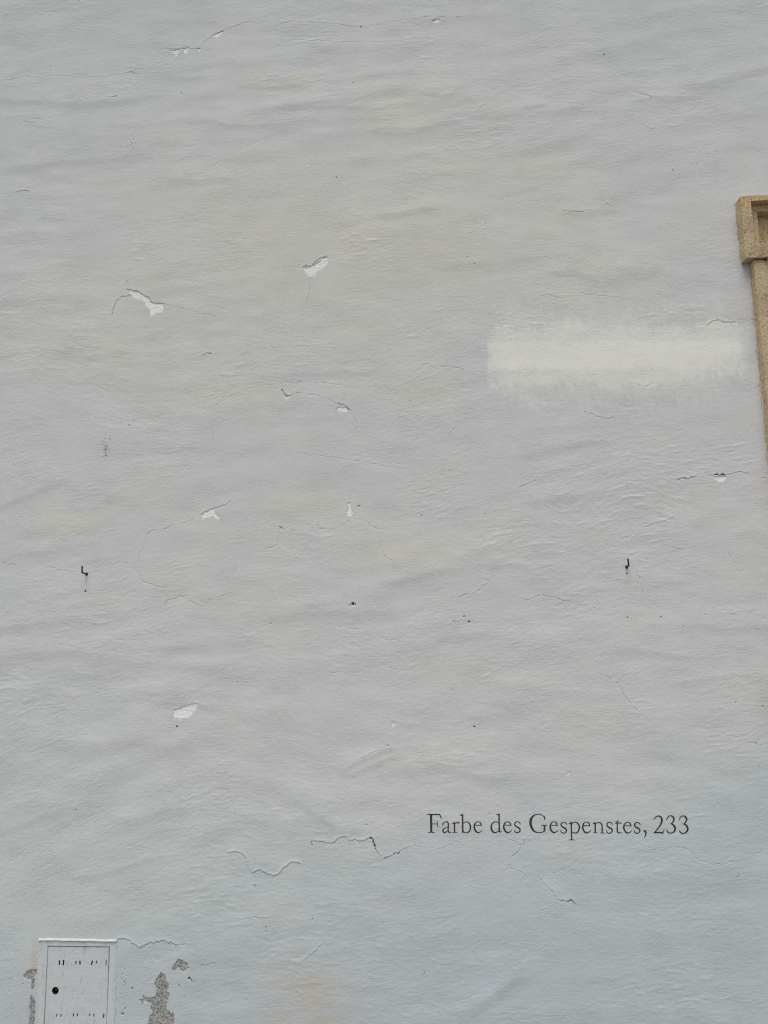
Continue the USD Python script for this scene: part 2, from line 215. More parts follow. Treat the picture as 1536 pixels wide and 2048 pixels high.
 (.8, 2.0, .35, .8, [(1494,1481),(1500,1484),(1508,1485),(1514,1489),(1517,1494)]),
 (.8, 2, .3, 2.6, [(234,1880),(243,1877),(252,1877),(258,1881),(264,1887),(270,1890),(281,1896),(290,1890),(300,1886),(310,1885),(320,1883),(327,1880),(336,1887),(344,1885),(350,1890),(358,1891)]),
 (.6, 1.2, .35, .6, [(234,1884),(233,1910),(232.5,1950),(231,1985),(230.5,2020),(230,2060)]), (.7, 1.2, .4, .6, [(78,1883),(77,1905),(75.5,1930)]), (.5, 1, .2, .5, [(75,1940),(73,1985),(71,2060)]),
 (.7, 1.5, .6, .3, [(1500.5,530),(1511,660),(1524,800),(1536,930)]), (.8, 2, .6, .3, [(1470,394),(1475,450),(1482,519)]),
 (.5, 1.5, .2, .5, [(360,1890),(375,1889)]), (.8, 2, .5, .7, [(400,1931),(412,1931),(420,1927),(428,1928),(436,1923)]),
 (.7, 1.4, .1, 1.2, [(644,1886),(638,1893),(632,1901),(622,1911),(608,1921)]), (.6, 1.4, .12, 1.2, [(495,1836),(508,1836),(520,1837),(535,1836)]),
 (.9, 2.2, .45, 1.4, [(404,712),(408,708),(414,706),(424,707)]), (.7, 2, .4, .6, [(410,713),(418,711)]), (.7, 1.8, .35, 1.0, [(479,709),(487,706),(495,704)]),
 (.8, 2, .35, 1.6, [(32,384),(38,381),(48,380),(58,383),(61,386)]), (.7, 1.8, .35, .7, [(0,744),(5,747)]), (.8, 1.8, .4, .5, [(7,771),(13,770)]),
 (.9, 2.2, .4, .8, [(217,195),(225,194),(235,193)]), (.7, 1.5, .15, 1.0, [(155,0),(165,7)]),
 (1.0, 2.2, .55, .3, [(508,1768),(510,1775)]), (.9, 2.2, .5, .3, [(530,1853),(532,1864)]), (1.1, 2.4, .7, .3, [(849,1944),(847,1951)]), (1.2, 1.5, .3, .3, [(1478,1748),(1474,1758)]),
 (.5, 1.4, .15, .6, [(1188,1196),(1195,1200),(1198,1206)]), (.6, 1.5, .2, .7, [(1275,770),(1290,772),(1305,766)]), (.55, 1.4, .15, .8, [(1165,822),(1180,828),(1200,835),(1212,838),(1228,833)]),
 (.6, 1.4, .15, .8, [(1205,400),(1215,408),(1225,415)]), (.6, 1.4, .18, .7, [(1125,422),(1150,423),(1180,422),(1196,419)]),
 (.5, 1.3, .15, .6, [(1160,585),(1180,588),(1200,590),(1230,594),(1243,595)]), (.5, 1.3, .12, .5, [(1075,590),(1095,589),(1110,594),(1130,597)]),
 (.5, 1.3, .12, .5, [(660,1347),(680,1346),(700,1345)]), (.45, 1.2, .12, .4, [(1455,1100),(1475,1142),(1490,1140)]), (.6, 1.5, .2, .8, [(1460,1228),(1466,1229),(1470,1226)]),
 (.6, 1.3, .12, 1.0, [(1340,1092),(1355,1098),(1368,1097)]), (.5, 1.2, .1, .9, [(1280,1055),(1310,1048),(1348,1036)]), (.5, 1.2, .1, .8, [(1240,1076),(1260,1073),(1270,1072)]), (.5, 1.2, .1, .8, [(1232,1035),(1237,1043)]),
 (.6, 1.4, .12, .8, [(697,1552),(705,1555),(712,1556)]), (.5, 1.2, .12, .5, [(760,1437),(775,1437),(784,1446)]), (.5, 1.2, .1, .8, [(765,1497),(740,1507),(715,1520)]),
 (.45, 1.2, .12, .6, [(1100,1495),(1120,1499),(1148,1502)]), (.6, 1.4, .14, .9, [(1270,182),(1290,190),(1305,196)]), (.6, 1.4, .2, .6, [(1280,245),(1300,258),(1312,257)]),
]
# dark holes: px, py, radius px, depth mm
HOLES = [(171,1182.5,1.8,9),(1254,1146.5,1.5,8),(706,1207.5,3.2,12),(700,1210,1.6,4),(711,1209,1.6,5),(928,1232.5,1.6,8),(908,1242.5,1.3,5),(938,1243.5,2.2,8),(354,1453,1.7,9),(949,1453.5,1.7,9),
  (1255,1235,1.6,5),(1322,1234,1.6,5),(1472,1405,1.6,3.5),(1526,1413,1.4,3),(776,1491,1.5,4),(541,1247,1.5,4),(152,1620,1.4,6),(978,1628,1.0,4),(905,1379,1.2,3),(258,851,1.5,5),(267,842,1.2,3),(242,845,1.1,3),
  (722,53,1.8,5),(235,43,1.1,3),(226,43,1.0,3),(101,131,1.2,3),(363,186,1.5,4),(707,166,1.2,4),(673,355,1.5,4),(970,1027,1.3,3),(843,1031,1.5,3),(1124,811,1.6,2),(1208,109,2.0,4),(1346,340,1.4,4),(1092,514,1.3,3),
  (600,763,1.2,4),(820,801,1.2,4),(378,1957,2.4,9),(383,1961,1.8,5),(358,1971,1.6,5),(264,1977,2.2,5),(376,1936,2.0,4),(625,1838,1.3,4),(764,1926,1.2,3),(475,1364,1.2,3),(151,1620,1.2,4),(733,1649,1.2,4),
  (1285,1183,1.0,3),(1366,1253,1.3,3),(1280,1155,1.4,4),(1274,1152,1.2,4),(585,1060,1.3,2.5),(470,1627,1.2,3),(949,528,1.2,4),(935,514,1.4,4),(905,1380,1.1,3),(245,2028,2.6,5),(250,2017,1.6,4),(540,154,1.2,3),(1409,1229,1.2,3),(1518,1533,1.2,3),(1110,1830,1.0,3),(1498,1820,1.2,3)]
_r = random.Random(3)
for k in range(46): HOLES.append((212 + _r.gauss(0, 4.5), 902 + _r.gauss(0, 12), _r.uniform(.7, 1.25), _r.uniform(2, 4)))
for k in range(16): HOLES.append((263 + _r.gauss(0, 3.5), 286 + _r.gauss(0, 8), _r.uniform(.7, 1.2), _r.uniform(1.5, 3)))
for k in range(34): HOLES.append((1402 + _r.gauss(0, 28), 315 + _r.gauss(0, 18), _r.uniform(.6, 1.1), _r.uniform(1, 2.4)))
for k in range(40): HOLES.append((960 + _r.gauss(0, 18), 465 + _r.gauss(0, 22), _r.uniform(.6, 1.1), _r.uniform(1, 2.4)))
for k in range(34): HOLES.append((245 + _r.gauss(0, 6), 1975 + _r.gauss(0, 34), _r.uniform(.7, 1.5), _r.uniform(1.2, 3)))
for k in range(26): HOLES.append((20 + _r.gauss(0, 18), 1985 + _r.gauss(0, 26), _r.uniform(.7, 1.4), _r.uniform(1.2, 3)))
for k in range(30): HOLES.append((_r.uniform(280, 420), _r.uniform(1900, 2040), _r.uniform(.7, 1.5), _r.uniform(1.2, 3)))
# patches where the paint skin has come off: exposed white undercoat
def sc(pts, s, ox, oy): return [(a / s + ox, b / s + oy) for a, b in pts]
CHIPS = [
 ('long curved white patch of exposed undercoat', sc([(235,300),(330,330),(480,335),(580,390),(700,440),(770,470),(810,520),(890,665),(1180,675),(1218,720),(1208,830),(1170,895),(1030,900),(960,960),(880,992),(805,968),(832,800),(740,740),(680,620),(600,545),(480,512),(320,468),(330,400),(250,360)], 13.96, 240, 560)),
 ('jagged white patch of exposed undercoat under a dark crack', sc([(300,605),(480,600),(560,580),(650,530),(720,450),(830,420),(940,290),(1090,280),(1112,400),(1112,480),(1000,560),(980,610),(840,690),(720,740),(712,840),(640,885),(500,900),(440,850),(330,750),(308,660)], 17.07, 590, 500)),
 ('leaf-shaped white patch of exposed undercoat', sc([(300,450),(420,400),(580,345),(640,325),(780,295),(850,308),(800,400),(785,450),(720,460),(690,545),(620,600),(500,615),(450,640),(400,610),(320,605),(290,520)], 10.97, 320, 1380)),
 ('forked pale patch of exposed undercoat', sc([(1205,975),(1240,955),(1285,935),(1292,970),(1322,985),(1318,998),(1290,996),(1280,982),(1250,990),(1210,996)], 3, 0, 704)),
 (None, sc([(1030,298),(1050,298),(1076,292),(1065,318),(1062,331),(1050,333),(1042,316)], 3, 0, 0)),
 (None, sc([(1095,290),(1132,283),(1126,310),(1112,326),(1103,308)], 3, 0, 0)),
 (None, sc([(1270,211),(1300,195),(1342,180),(1326,206),(1300,222)], 3, 0, 0)),
 (None, sc([(1052,126),(1075,114),(1096,110),(1102,128),(1075,136)], 3, 512, 0)),
 (None, sc([(484,338),(500,330),(540,330),(556,345),(540,358),(495,360)], 3, 512, 704)),
 (None, sc([(152,225),(162,238),(178,262),(212,262),(195,276),(178,288),(172,268)], 3, 512, 704)),
 (None, sc([(548,905),(568,905),(570,940),(582,958),(572,985),(548,982),(540,960),(553,938)], 3, 512, 704)),
 (None, sc([(690,258),(870,252),(884,290),(820,333),(750,333),(700,290)], 7.84, 1340, 920)),
 (None, sc([(1188,288),(1202,288),(1200,305),(1188,303)], 3, 0, 0)),
 (None, sc([(816,435),(830,430),(838,445),(824,458),(815,450)], 3, 512, 1300)),
 (None, sc([(325,320),(345,308),(348,326),(334,332)], 3, 1024, 1440)),
]
MORTAR = [
 ('tall ragged patch of bare grey mortar', sc([(500,520),(548,545),(575,640),(608,690),(600,740),(580,800),(602,815),(640,825),(610,850),(602,880),(580,960),(572,1030),(612,1070),(650,1105),(662,1075),(690,1130),(690,1180),(672,1243),(700,1330),(650,1420),(560,1500),(430,1470),(370,1380),(310,1300),(325,1200),(350,1120),(392,1085),(350,1020),(375,960),(330,940),(262,935),(240,975),(225,930),(190,905),(240,900),(255,870),(245,835),(280,870),(340,880),(420,865),(440,830),(440,740),(410,680),(440,600)], 6.98, 250, 1870)),
 ('small arched patch of bare grey mortar', sc([(740,338),(830,368),(872,395),(850,440),(850,480),(825,515),(780,495),(750,450),(730,460),(705,500),(655,490),(670,440),(705,390)], 6.98, 250, 1870)),
 ('crumbled patch of bare mortar touching the cabinet', sc([(160,545),(238,545),(236,610),(195,640),(205,700),(200,800),(175,830),(150,790),(170,740),(150,690),(70,670),(45,630),(90,580)], 6.98, 40, 1860)),
 ('low strip of bare mortar beside the cabinet', sc([(150,908),(190,960),(232,1020),(225,1090),(205,1130),(218,1230),(215,1313),(210,1420),(150,1440),(115,1330),(140,1200),(135,1100),(132,1020)], 6.98, 40, 1860)),
]
# broad ledges and scoops of the uneven plaster: (height mm, reach above px, reach below px, points)
LEDGES = [
 (3.5,40,7,[(505,170),(530,175),(560,172),(590,170)]), (3.2,40,9,[(650,212),(680,210),(705,212)]), (2.8,45,9,[(430,240),(460,250),(500,250),(540,248)]),
 (4.2,50,8,[(372,358),(400,362),(430,358)]), (3.5,40,8,[(862,186),(885,190),(900,187)]), (3.5,45,9,[(780,255),(820,258),(870,248),(890,242)]), (3.2,30,8,[(960,230),(990,232),(1020,228)]),
 (4.5,45,8,[(790,428),(810,424),(840,416)]), (5.0,60,9,[(1145,540),(1170,548),(1200,553),(1225,557),(1250,550)]), (4.0,40,7,[(1160,420),(1180,424),(1200,420)]),
 (4.0,36,8,[(1400,168),(1440,160),(1480,148),(1536,136)]), (3.0,30,7,[(1095,225),(1120,222),(1150,215)]), (3.2,40,7,[(1290,198),(1305,192),(1345,195)]), (3,25,6,[(1060,212),(1080,210)]),
 (4.0,80,14,[(0,196),(80,200),(150,205),(210,200)]), (3.5,60,16,[(30,330),(100,325),(180,318)]),(3.0,60,14,[(140,705),(180,708),(220,700)]),
 (3.2,50,10,[(800,1160),(840,1148),(870,1138),(900,1135)]), (2.4,40,12,[(920,1110),(960,1098),(980,1090)]), (4.0,60,14,[(0,1310),(60,1305),(150,1300),(230,1310),(280,1320)]),
 (3.6,70,16,[(130,1475),(200,1480),(280,1480),(340,1490)]), (3.2,50,12,[(0,1255),(100,1240),(180,1240)]), (3.6,26,7,[(690,1535),(720,1518),(750,1505),(775,1495)]), (3.0,24,8,[(700,1545),(740,1530),(780,1512)]),
 (4.0,60,14,[(830,1530),(880,1528),(930,1540),(970,1555)]), (4.0,60,12,[(280,1632),(310,1625),(330,1615)]), (3.6,40,10,[(600,1600),(640,1630),(680,1660)]), (3.0,40,10,[(330,1400),(420,1410)]),
 (5.0,36,12,[(935,2022),(960,2005),(985,1988),(1010,1970),(1035,1952)]), (3.0,40,9,[(180,1750),(240,1735),(300,1712)]), (3.0,40,10,[(0,1660),(60,1640),(120,1620),(170,1600)]),
 (2.6,70,14,[(560,745),(640,742),(720,740)]), (2.4,60,14,[(360,1290),(420,1300)]), (3.5,60,14,[(1040,1405),(1070,1395),(1110,1378)]), (2.8,40,10,[(1250,1295),(1300,1300),(1360,1310)]),
 (3.0,40,8,[(1380,1362),(1400,1358),(1440,1350)]), (2.6,30,8,[(1000,1130),(1020,1125),(1040,1130)]), (3.0,60,12,[(1400,1245),(1450,1252),(1536,1250)]), (2.6,50,12,[(0,1010),(60,985),(120,960)]),
 (2.6,50,12,[(1060,905),(1110,890),(1170,880)]), (3.0,50,12,[(560,1230),(640,1220),(720,1220)]), (3,50,12,[(840,1290),(900,1270),(960,1262)]), (3,40,10,[(1080,1000),(1130,990),(1180,985)]),
]

# ------------------------------------------------------------------ the wall as a relief
DX = 0.004
c4 = at([0, 1536, 0, 1536], [0, 0, 2048, 2048])
X0, X1 = c4[:, 0].min() - 0.06, c4[:, 0].max() + 0.06
Z0, Z1 = 0.0, c4[:, 1].max() + 0.06
nx, nz = int((X1 - X0) / DX) + 1, int((Z1 - Z0) / DX) + 1
gx, gz = X0 + DX * np.arange(nx), Z0 + DX * np.arange(nz)
GX, GZ = np.meshgrid(gx, gz)                          # rows are heights
PX, PY = pix(GX, GZ)
PM = 0.00203                                           # metres per photograph pixel, about

def wash_mask(px, py, x, z):
    """The strip where something was painted over with a whiter wash: a clean centre and brushed-out edges."""
    x, z = x + .010 * n2(x, z, .05, .04, 17, 3) + .17 * z, z - .17 * x + .008 * n2(x, z, .04, .05, 18, 3)
    a = 14 * n2(x, z, .06, .05, 11, 3) + 22 * n2(x, z, .012, .05, 12, 4) + 16 * n2(x, z, .006, .014, 15, 2)
    top = 655 + 16 * n2(x, z, .12, 9, 13, 3) - 20 * np.exp(-((px - 1160) / 60) ** 2) - 10 * np.exp(-((px - 1440) / 40) ** 2); bot = 772 + 16 * n2(x, z, .10, 9, 14, 3) - 22 * smoothstep(1300, 1480, px)
    core = smoothstep(-6, 6, (py - top) + a) * smoothstep(-6, 6, (bot - py) + a) * smoothstep(-3, 14, px - 969 + .8 * a) * smoothstep(-4, 30, 1500 - px + .7 * a)
    halo = smoothstep(-26, 14, (py - 622) + 1.9 * a) * smoothstep(-20, 16, (802 - py) + 2.2 * a) * smoothstep(-3, 40, px - 978 + a) * smoothstep(-5, 60, 1475 - px + a)
    solid = smoothstep(0, 16, py - 676 + .5 * a) * smoothstep(0, 16, 744 - py + .5 * a) * smoothstep(-3, 14, px - 967 + .8 * a) * smoothstep(-3, 22, 1496 - px + .5 * a)
    br = .80 + .8 * n2(x, z, .010, .004, 16, 3)
    return np.clip(.30 * halo * br + .46 * core * (.5 + .5 * br) + .38 * solid, 0, 1), solid
WASH_M, WASH_S = wash_mask(PX, PY, GX, GZ)

def base_relief():
    f = np.fft.rfft2(rng.standard_normal((nz, nx)))
    kz, kx = np.fft.fftfreq(nz)[:, None] * 2 * np.pi / DX, np.fft.rfftfreq(nx)[None] * 2 * np.pi / DX
    angs = np.radians([-52, -34, -18, -6, 6, 18, 34, 52])
    def streak(fw, a, along, across, lo):
        u, v = kx * math.cos(a) + kz * math.sin(a), -kx * math.sin(a) + kz * math.cos(a)
        s = np.fft.irfft2(fw * np.exp(-.5 * ((u * along) ** 2 + (v * across) ** 2)) * (1 - np.exp(-.5 * (v * lo) ** 2)), (nz, nx))
        return s / s.std()
    theta = np.radians(5 + 26 * n2(GX, GZ, .42, .30, 21, 3) + 20 * n2(GX, GZ, .10, .08, 22, 2))
    # stroke fans seen in the photograph: steep scrapes right of the centre, downhill strokes lower left
    def bend(cx, cy, r, ang): 
        w = np.exp(-(((PX - cx) / r) ** 2 + ((PY - cy) / r) ** 2)); return w, math.radians(ang)
    for cx, cy, r, ang in ((1090,1025,45,-50),(1400,1040,60,-30),(1320,1060,70,12),(1180,960,80,20),(150,1620,160,28),(300,1640,120,26),(640,1400,110,-14),(500,1420,110,-12),(230,780,110,-18),(1050,1800,110,-6),(1400,320,60,-14),(1400,1345,50,24),(100,1750,140,22),(640,1980,160,-4),(1340,1000,60,-30),(960,1020,90,8),(400,1060,130,10)):
        w, a = bend(cx, cy, r, ang); theta = theta * (1 - w) + a * w
    def field(along, across, lo, seed):
        fw = np.fft.rfft2(np.random.default_rng(seed).standard_normal((nz, nx))); out = np.zeros((nz, nx)); tot = np.zeros((nz, nx))
        for a in angs:
            w = np.exp(-((theta - a) / .17) ** 2) + 1e-6
            out += w * streak(fw, a, along, across, lo); tot += w * w
        return out / np.sqrt(tot)
    fine = field(.0075, .0019, .009, 31)
    mid = field(.020, .0042, .02, 32)
    wide = field(.10, .016, .08, 33)
    grain = ndimage.gaussian_filter(np.random.default_rng(34).standard_normal((nz, nx)), .8); grain /= grain.std()
    lumps = ndimage.gaussian_filter(np.random.default_rng(35).standard_normal((nz, nx)), 2.2); lumps /= lumps.std()
    patch = smoothstep(-.45, .5, n2(GX, GZ, .30, .22, 41, 4)); patch2 = smoothstep(-.3, .55, n2(GX, GZ, .22, .18, 42, 3))
    low = smoothstep(500, 1700, PY)
    sparse = np.maximum(0, field(.019, .0030, .02, 36) - 1.35) - .6 * np.maximum(0, field(.026, .0030, .02, 37) - 1.6)
    amp = (.20 + .36 * low + .86 * patch) * (1 - .80 * WASH_S) * (1 - .15 * WASH_M)
    h = amp * (.105e-3 * fine + .055e-3 * mid * (.2 + 1.3 * patch2) + .125e-3 * grain + .12e-3 * lumps * (.5 + patch2) + .50e-3 * sparse * (.18 + 1.6 * patch * patch2)) + .16e-3 * wide * (.3 + .9 * patch) * (1 - .7 * WASH_S)
    def swell(cx, cy, rx, ry, ang, along, across, seed):
        fw = np.fft.rfft2(np.random.default_rng(seed).standard_normal((nz, nx)))
        return np.exp(-((PX - cx) / rx) ** 2 - ((PY - cy) / ry) ** 2) * streak(fw, math.radians(ang), along, across, .25)
    h += .8e-3 * (1.1 * swell(190, 1560, 330, 260, 20, .13, .024, 91) + .9 * swell(600, 1560, 260, 200, -16, .12, .022, 92) + 1.0 * swell(620, 210, 420, 150, 3, .10, .018, 93) + .8 * swell(1250, 200, 300, 160, 8, .10, .02, 94)
                + .8 * swell(260, 1290, 360, 120, 2, .14, .022, 95) + .7 * swell(900, 1560, 240, 110, -6, .12, .022, 96) + .7 * swell(950, 1230, 300, 160, 8, .13, .024, 97) + .6 * swell(1100, 1900, 420, 200, 4, .12, .022, 98) + .5 * swell(350, 700, 400, 250, 2, .15, .026, 99))
    wz = GZ + .10 * n2(GX, GZ, .7, .5, 53, 2) + .03 * n2(GX, GZ, .22, .2, 54, 2)
    h += .0050 * n2(GX, wz, .75, .28, 51, 3) + .0042 * n2(GX, wz, .30, .10, 52, 3) * smoothstep(-.5, .4, n2(GX, GZ, .6, .4, 55, 2))
    return h
BASE_H = base_relief()
def ledge_relief(h, reach_up, reach_dn, pts):
    p = wall_pts(pts); s = np.concatenate([[0], np.cumsum(np.linalg.norm(np.diff(p, axis=0), axis=1))])
    t = np.linspace(0, s[-1], max(8, int(s[-1] / .002))); q = np.stack([np.interp(t, s, p[:, 0]), np.interp(t, s, p[:, 1])], 1)
    q[:, 1] += .004 * n2(q[:, 0], q[:, 1], .04, 9, int(abs(pts[0][0])) % 50, 3)
    m = (reach_up * 3.6) * PM; i0, i1 = np.searchsorted(gx, [q[:, 0].min() - m, q[:, 0].max() + m]); j0, j1 = np.searchsorted(gz, [q[:, 1].min() - m, q[:, 1].max() + m])
    if i1 - i0 < 2 or j1 - j0 < 2: return
    x, z = GX[j0:j1, i0:i1], GZ[j0:j1, i0:i1]
    zl = np.interp(x, q[np.argsort(q[:, 0]), 0], q[np.argsort(q[:, 0]), 1])
    d = z - zl; over = np.maximum(0, np.maximum(q[:, 0].min() - x, x - q[:, 0].max()))
    endf = np.exp(-(over / (.75 * reach_up * PM)) ** 2) * (.75 + .25 * n2(x, z, .05, .05, 77, 2))
    prof = np.where(d > 0, np.exp(-(d / (reach_up * PM)) ** 1.4), np.exp(-(np.abs(d) / (reach_dn * PM)) ** 1.8))
    BASE_H[j0:j1, i0:i1] += 1.3e-3 * h * prof * endf
for a in LEDGES: ledge_relief(*a)
_w = np.exp(-(np.maximum(0, np.abs(PX - 152) - 90) / 40) ** 2 - (np.maximum(0, 1870 - PY) / 40) ** 2)       # the plaster was made good flush round the cabinet
BASE_H[:] = BASE_H * (1 - .85 * _w) + .85 * _w * float(BASE_H[(np.abs(PX - 152) < 90) & (PY > 1870)].mean())

def jitter(p, seed, step=.0011, amp=.0009, wide=.0):
    """A polyline on the wall resampled finely and made ragged."""
    s = np.concatenate([[0], np.cumsum(np.linalg.norm(np.diff(p, axis=0), axis=1))]); t = np.linspace(0, s[-1], max(3, int(s[-1] / step)))
    q = np.stack([np.interp(t, s, p[:, 0]), np.interp(t, s, p[:, 1])], 1); e = np.minimum(1, np.minimum(t, s[-1] - t) / .006)[:, None]
    k = np.full(len(t), seed * 1.7)
    return q + e * amp * np.stack([2 * meshkit.fbm(np.stack([t / .006, k, k * 0], -1), 3, seed) - 1, 2 * meshkit.fbm(np.stack([t / .006, k + 9, k * 0], -1), 3, seed + 5) - 1], 1) * 2.2 + e * wide * np.stack([meshkit.fbm(np.stack([t / .019, k + 3, k * 0], -1), 2, seed + 8) - .5, meshkit.fbm(np.stack([t / .019, k + 14, k * 0], -1), 2, seed + 9) - .5], 1)
cs_p, cs_n, cs_a = [], [], []
for i, (w, dep, dirt, lip, pts) in enumerate(CR):
    q = jitter(wall_pts(pts), 100 + i, .0011, .0011, .009); tg = np.gradient(q, axis=0); nrm = np.stack([-tg[:, 1], tg[:, 0]], 1); nrm /= np.linalg.norm(nrm, axis=1, keepdims=True) + 1e-12
    tz = ndimage.gaussian_filter1d(nrm, 3, axis=0); tz[tz[:, 1] < 0] *= -1
    u = np.linspace(0, 1, len(q)); env = np.minimum(1, np.minimum(u, 1 - u) * len(q) / 7 + .25)
    vary = np.clip(.72 + 1.25 * (2 * meshkit.fbm(np.stack([u * len(q) / 9, u * 0 + i, u * 0], -1), 3, i) - 1), .08, 1.6) * env
    cs_p.append(q); cs_n.append(tz); cs_a.append(np.stack([np.clip(1.12 * w * PM * (.65 + .4 * vary), .0011, 1), dep * 1e-3 * vary, np.minimum(1, (.55 + .6 * (w > .85)) * dirt) * np.clip(vary, .12, 1.15), lip * 1e-3 * env], 1))
cs_p, cs_n, cs_a = map(np.concatenate, (cs_p, cs_n, cs_a)); crack_tree = cKDTree(cs_p)
hole_p = at([h[0] for h in HOLES], [h[1] for h in HOLES]); hole_r = np.array([h[2] * PM * .88 for h in HOLES]); hole_d = np.array([h[3] * 1e-3 for h in HOLES]); hole_tree = cKDTree(hole_p)
def ragged(pts, seed, amp): 
    p = wall_pts(pts); return Polygon(jitter(np.vstack([p, p[:1]]), seed, .0012, amp)).buffer(0)
chip_poly = [ragged(c[1], 300 + i, .0013) for i, c in enumerate(CHIPS)]
for k, i in ((0, 12), (1, 16)):                       # along these two the crack runs just inside the flake's upper edge
    ln = LineString(jitter(wall_pts(CR[i][4]), 100 + i, .0011, .0011, .009)); chip_poly[k] = chip_poly[k].union(ln.buffer(1.7 * PM)).buffer(0)
mortar_poly = [ragged(c[1], 400 + i, .0014) for i, c in enumerate(MORTAR)]
def boundary_samples(polys, step=.0008):
    out = []
    for k, g in enumerate(polys):
        for r in [x for gg in getattr(g, 'geoms', [g]) for x in (gg.exterior, *gg.interiors)]:
            out.append(np.array([r.interpolate(d).coords[0] for d in np.arange(0, r.length, step)]))
    return np.concatenate(out)
skin_off = unary_union(chip_poly + mortar_poly); off_b = boundary_samples(chip_poly + mortar_poly); off_tree = cKDTree(off_b); shapely.prepare(skin_off)
BOX_TL, BOX_TR, BOX_BL, BOX_BR = at([77, 233, 69.5, 229.5], [1880, 1881, 2048, 2048])
bx0, bx1, bz1 = (BOX_TL[0] + BOX_BL[0]) / 2, (BOX_TR[0] + BOX_BR[0]) / 2, (BOX_TL[1] + BOX_TR[1]) / 2
bz0 = at(150, 2083)[1]

def features(x, z):
    """Height added by cracks, lips, holes and flaked patches, and the dirt lying in them, at points of the wall."""
    p = np.stack([x, z], -1).reshape(-1, 2); h = np.zeros(len(p)); dirt = np.zeros(len(p))
    d, i = crack_tree.query(p, distance_upper_bound=.03); ok = np.isfinite(d); ii = i[ok]; dd = d[ok]; a = cs_a[ii]
    side = ((p[ok] - cs_p[ii]) * cs_n[ii]).sum(1)
    h[ok] += np.where(side > 0, a[:, 3] * np.exp(-(side / .007) ** 2) * np.clip(1.0 - (dd - np.abs(side)) / .01, 0, 1), 0) - a[:, 1] * np.exp(-(dd / (1.15 * a[:, 0])) ** 2)
    dirt[ok] = a[:, 2] * np.exp(-(dd / (1.2 * a[:, 0])) ** 2)
    d, i = hole_tree.query(p, distance_upper_bound=.012); ok = np.isfinite(d); r = hole_r[i[ok]]; g = np.exp(-(d[ok] / r) ** 4)
    h[ok] -= hole_d[i[ok]] * g; dirt[ok] = np.maximum(dirt[ok], np.clip(hole_d[i[ok]] / .009, 0, 1) * g)
    d, _ = off_tree.query(p, distance_upper_bound=.02); near = np.isfinite(d); ins = np.zeros(len(p), bool)
    ins = shapely.contains_xy(skin_off, p[:, 0], p[:, 1]) if len(p) < 3_000_000 else ins
    sd = np.where(ins, np.where(near, d, .02), np.where(near, -d, -.02))
    h += .0006 * np.exp(-(np.minimum(sd, 0) / .006) ** 2) * (sd < 0) - .0006 * smoothstep(-.0042, -.0030, sd + .003 * n2(p[:, 0], p[:, 1], .012, .009, 78, 2)) - .009 * smoothstep(-.0004, .0008, sd)
    return h.reshape(np.shape(x)), dirt.reshape(np.shape(x))
def base_at(x, z):
    """Bilinear height of the uneven plaster without its cracks; mirrored outside the modelled detail."""
    u, v = (np.asarray(x) - X0) / DX, (np.asarray(z) - Z0) / DX
    mir = lambda t, n: (n - 1) - np.abs(np.mod(t, 2 * (n - 1)) - (n - 1))
    return ndimage.map_coordinates(BASE_H, [mir(v, nz), mir(u, nx)], order=1, mode='nearest')
def wall_h(x, z): return base_at(x, z) + features(x, z)[0]

YB = [(560,165,90,22,.8),(800,235,90,40,.85),(800,168,120,18,.6),(990,215,40,22,.7),(880,330,160,60,.5),(1070,330,70,30,.8),(300,640,300,130,.55),(640,500,330,170,.75),(880,500,180,160,.7),(1100,440,120,90,.55),(1190,530,70,50,.6),
      (150,600,150,60,.5),(230,700,90,35,.7),(60,560,90,70,.4),(470,790,110,50,.75),(850,790,70,40,.7),(720,770,70,40,.5),(640,640,260,90,.5),(140,1045,55,28,.75),(620,1020,110,38,.75),(820,1100,120,38,.85),(980,1060,60,30,.5),(1120,580,140,40,.5),
      (560,1110,40,40,.35),(310,1155,22,14,.6),(340,545,110,50,.5),(1520,160,40,50,.5),(1500,250,30,40,.4),(1255,1160,8,20,.9),(408,1020,40,14,.4),(700,350,250,60,.45)]
def stains_and_cast(px, py, x, z):
    w = 20 * n2(x, z, .13, .08, 61, 4); yel = np.zeros(np.shape(px))
    for cx, cy, rx, ry, s in YB: yel = np.maximum(yel, s * np.exp(-1.1 * np.abs((px - cx + w) / rx) ** 3 - 1.1 * np.abs((py - cy + .6 * w) / ry) ** 3))
    yel = yel * .85 + .12 * (n2(x, z, .3, .16, 62, 3) > .1)
    yel = ndimage.gaussian_filter(yel, 3) if yel.ndim == 2 else yel
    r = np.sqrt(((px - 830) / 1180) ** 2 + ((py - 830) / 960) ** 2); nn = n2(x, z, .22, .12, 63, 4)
    lens_cast = smoothstep(.70, 1.06, r + .30 * nn)  # lens colour shading painted in, growing toward the corners
    wash = wash_mask(px, py, x, z)[0]
    return np.stack([np.clip(yel * (1 - lens_cast), 0, 1), np.clip(lens_cast, 0, 1), wash], -1)
BR = [(620,1985,60,50,.62),(545,1960,30,40,.3),(600,1955,70,14,.3),(700,1990,50,30,.15),(640,2045,60,20,.5),(68,1920,7,40,.75),(71,1890,5,22,.5),(66,1990,5,60,.25),(560,2030,30,30,.4),(1531,880,5,40,.45),(1506,590,4,60,.35),(1519,740,4,80,.35)]
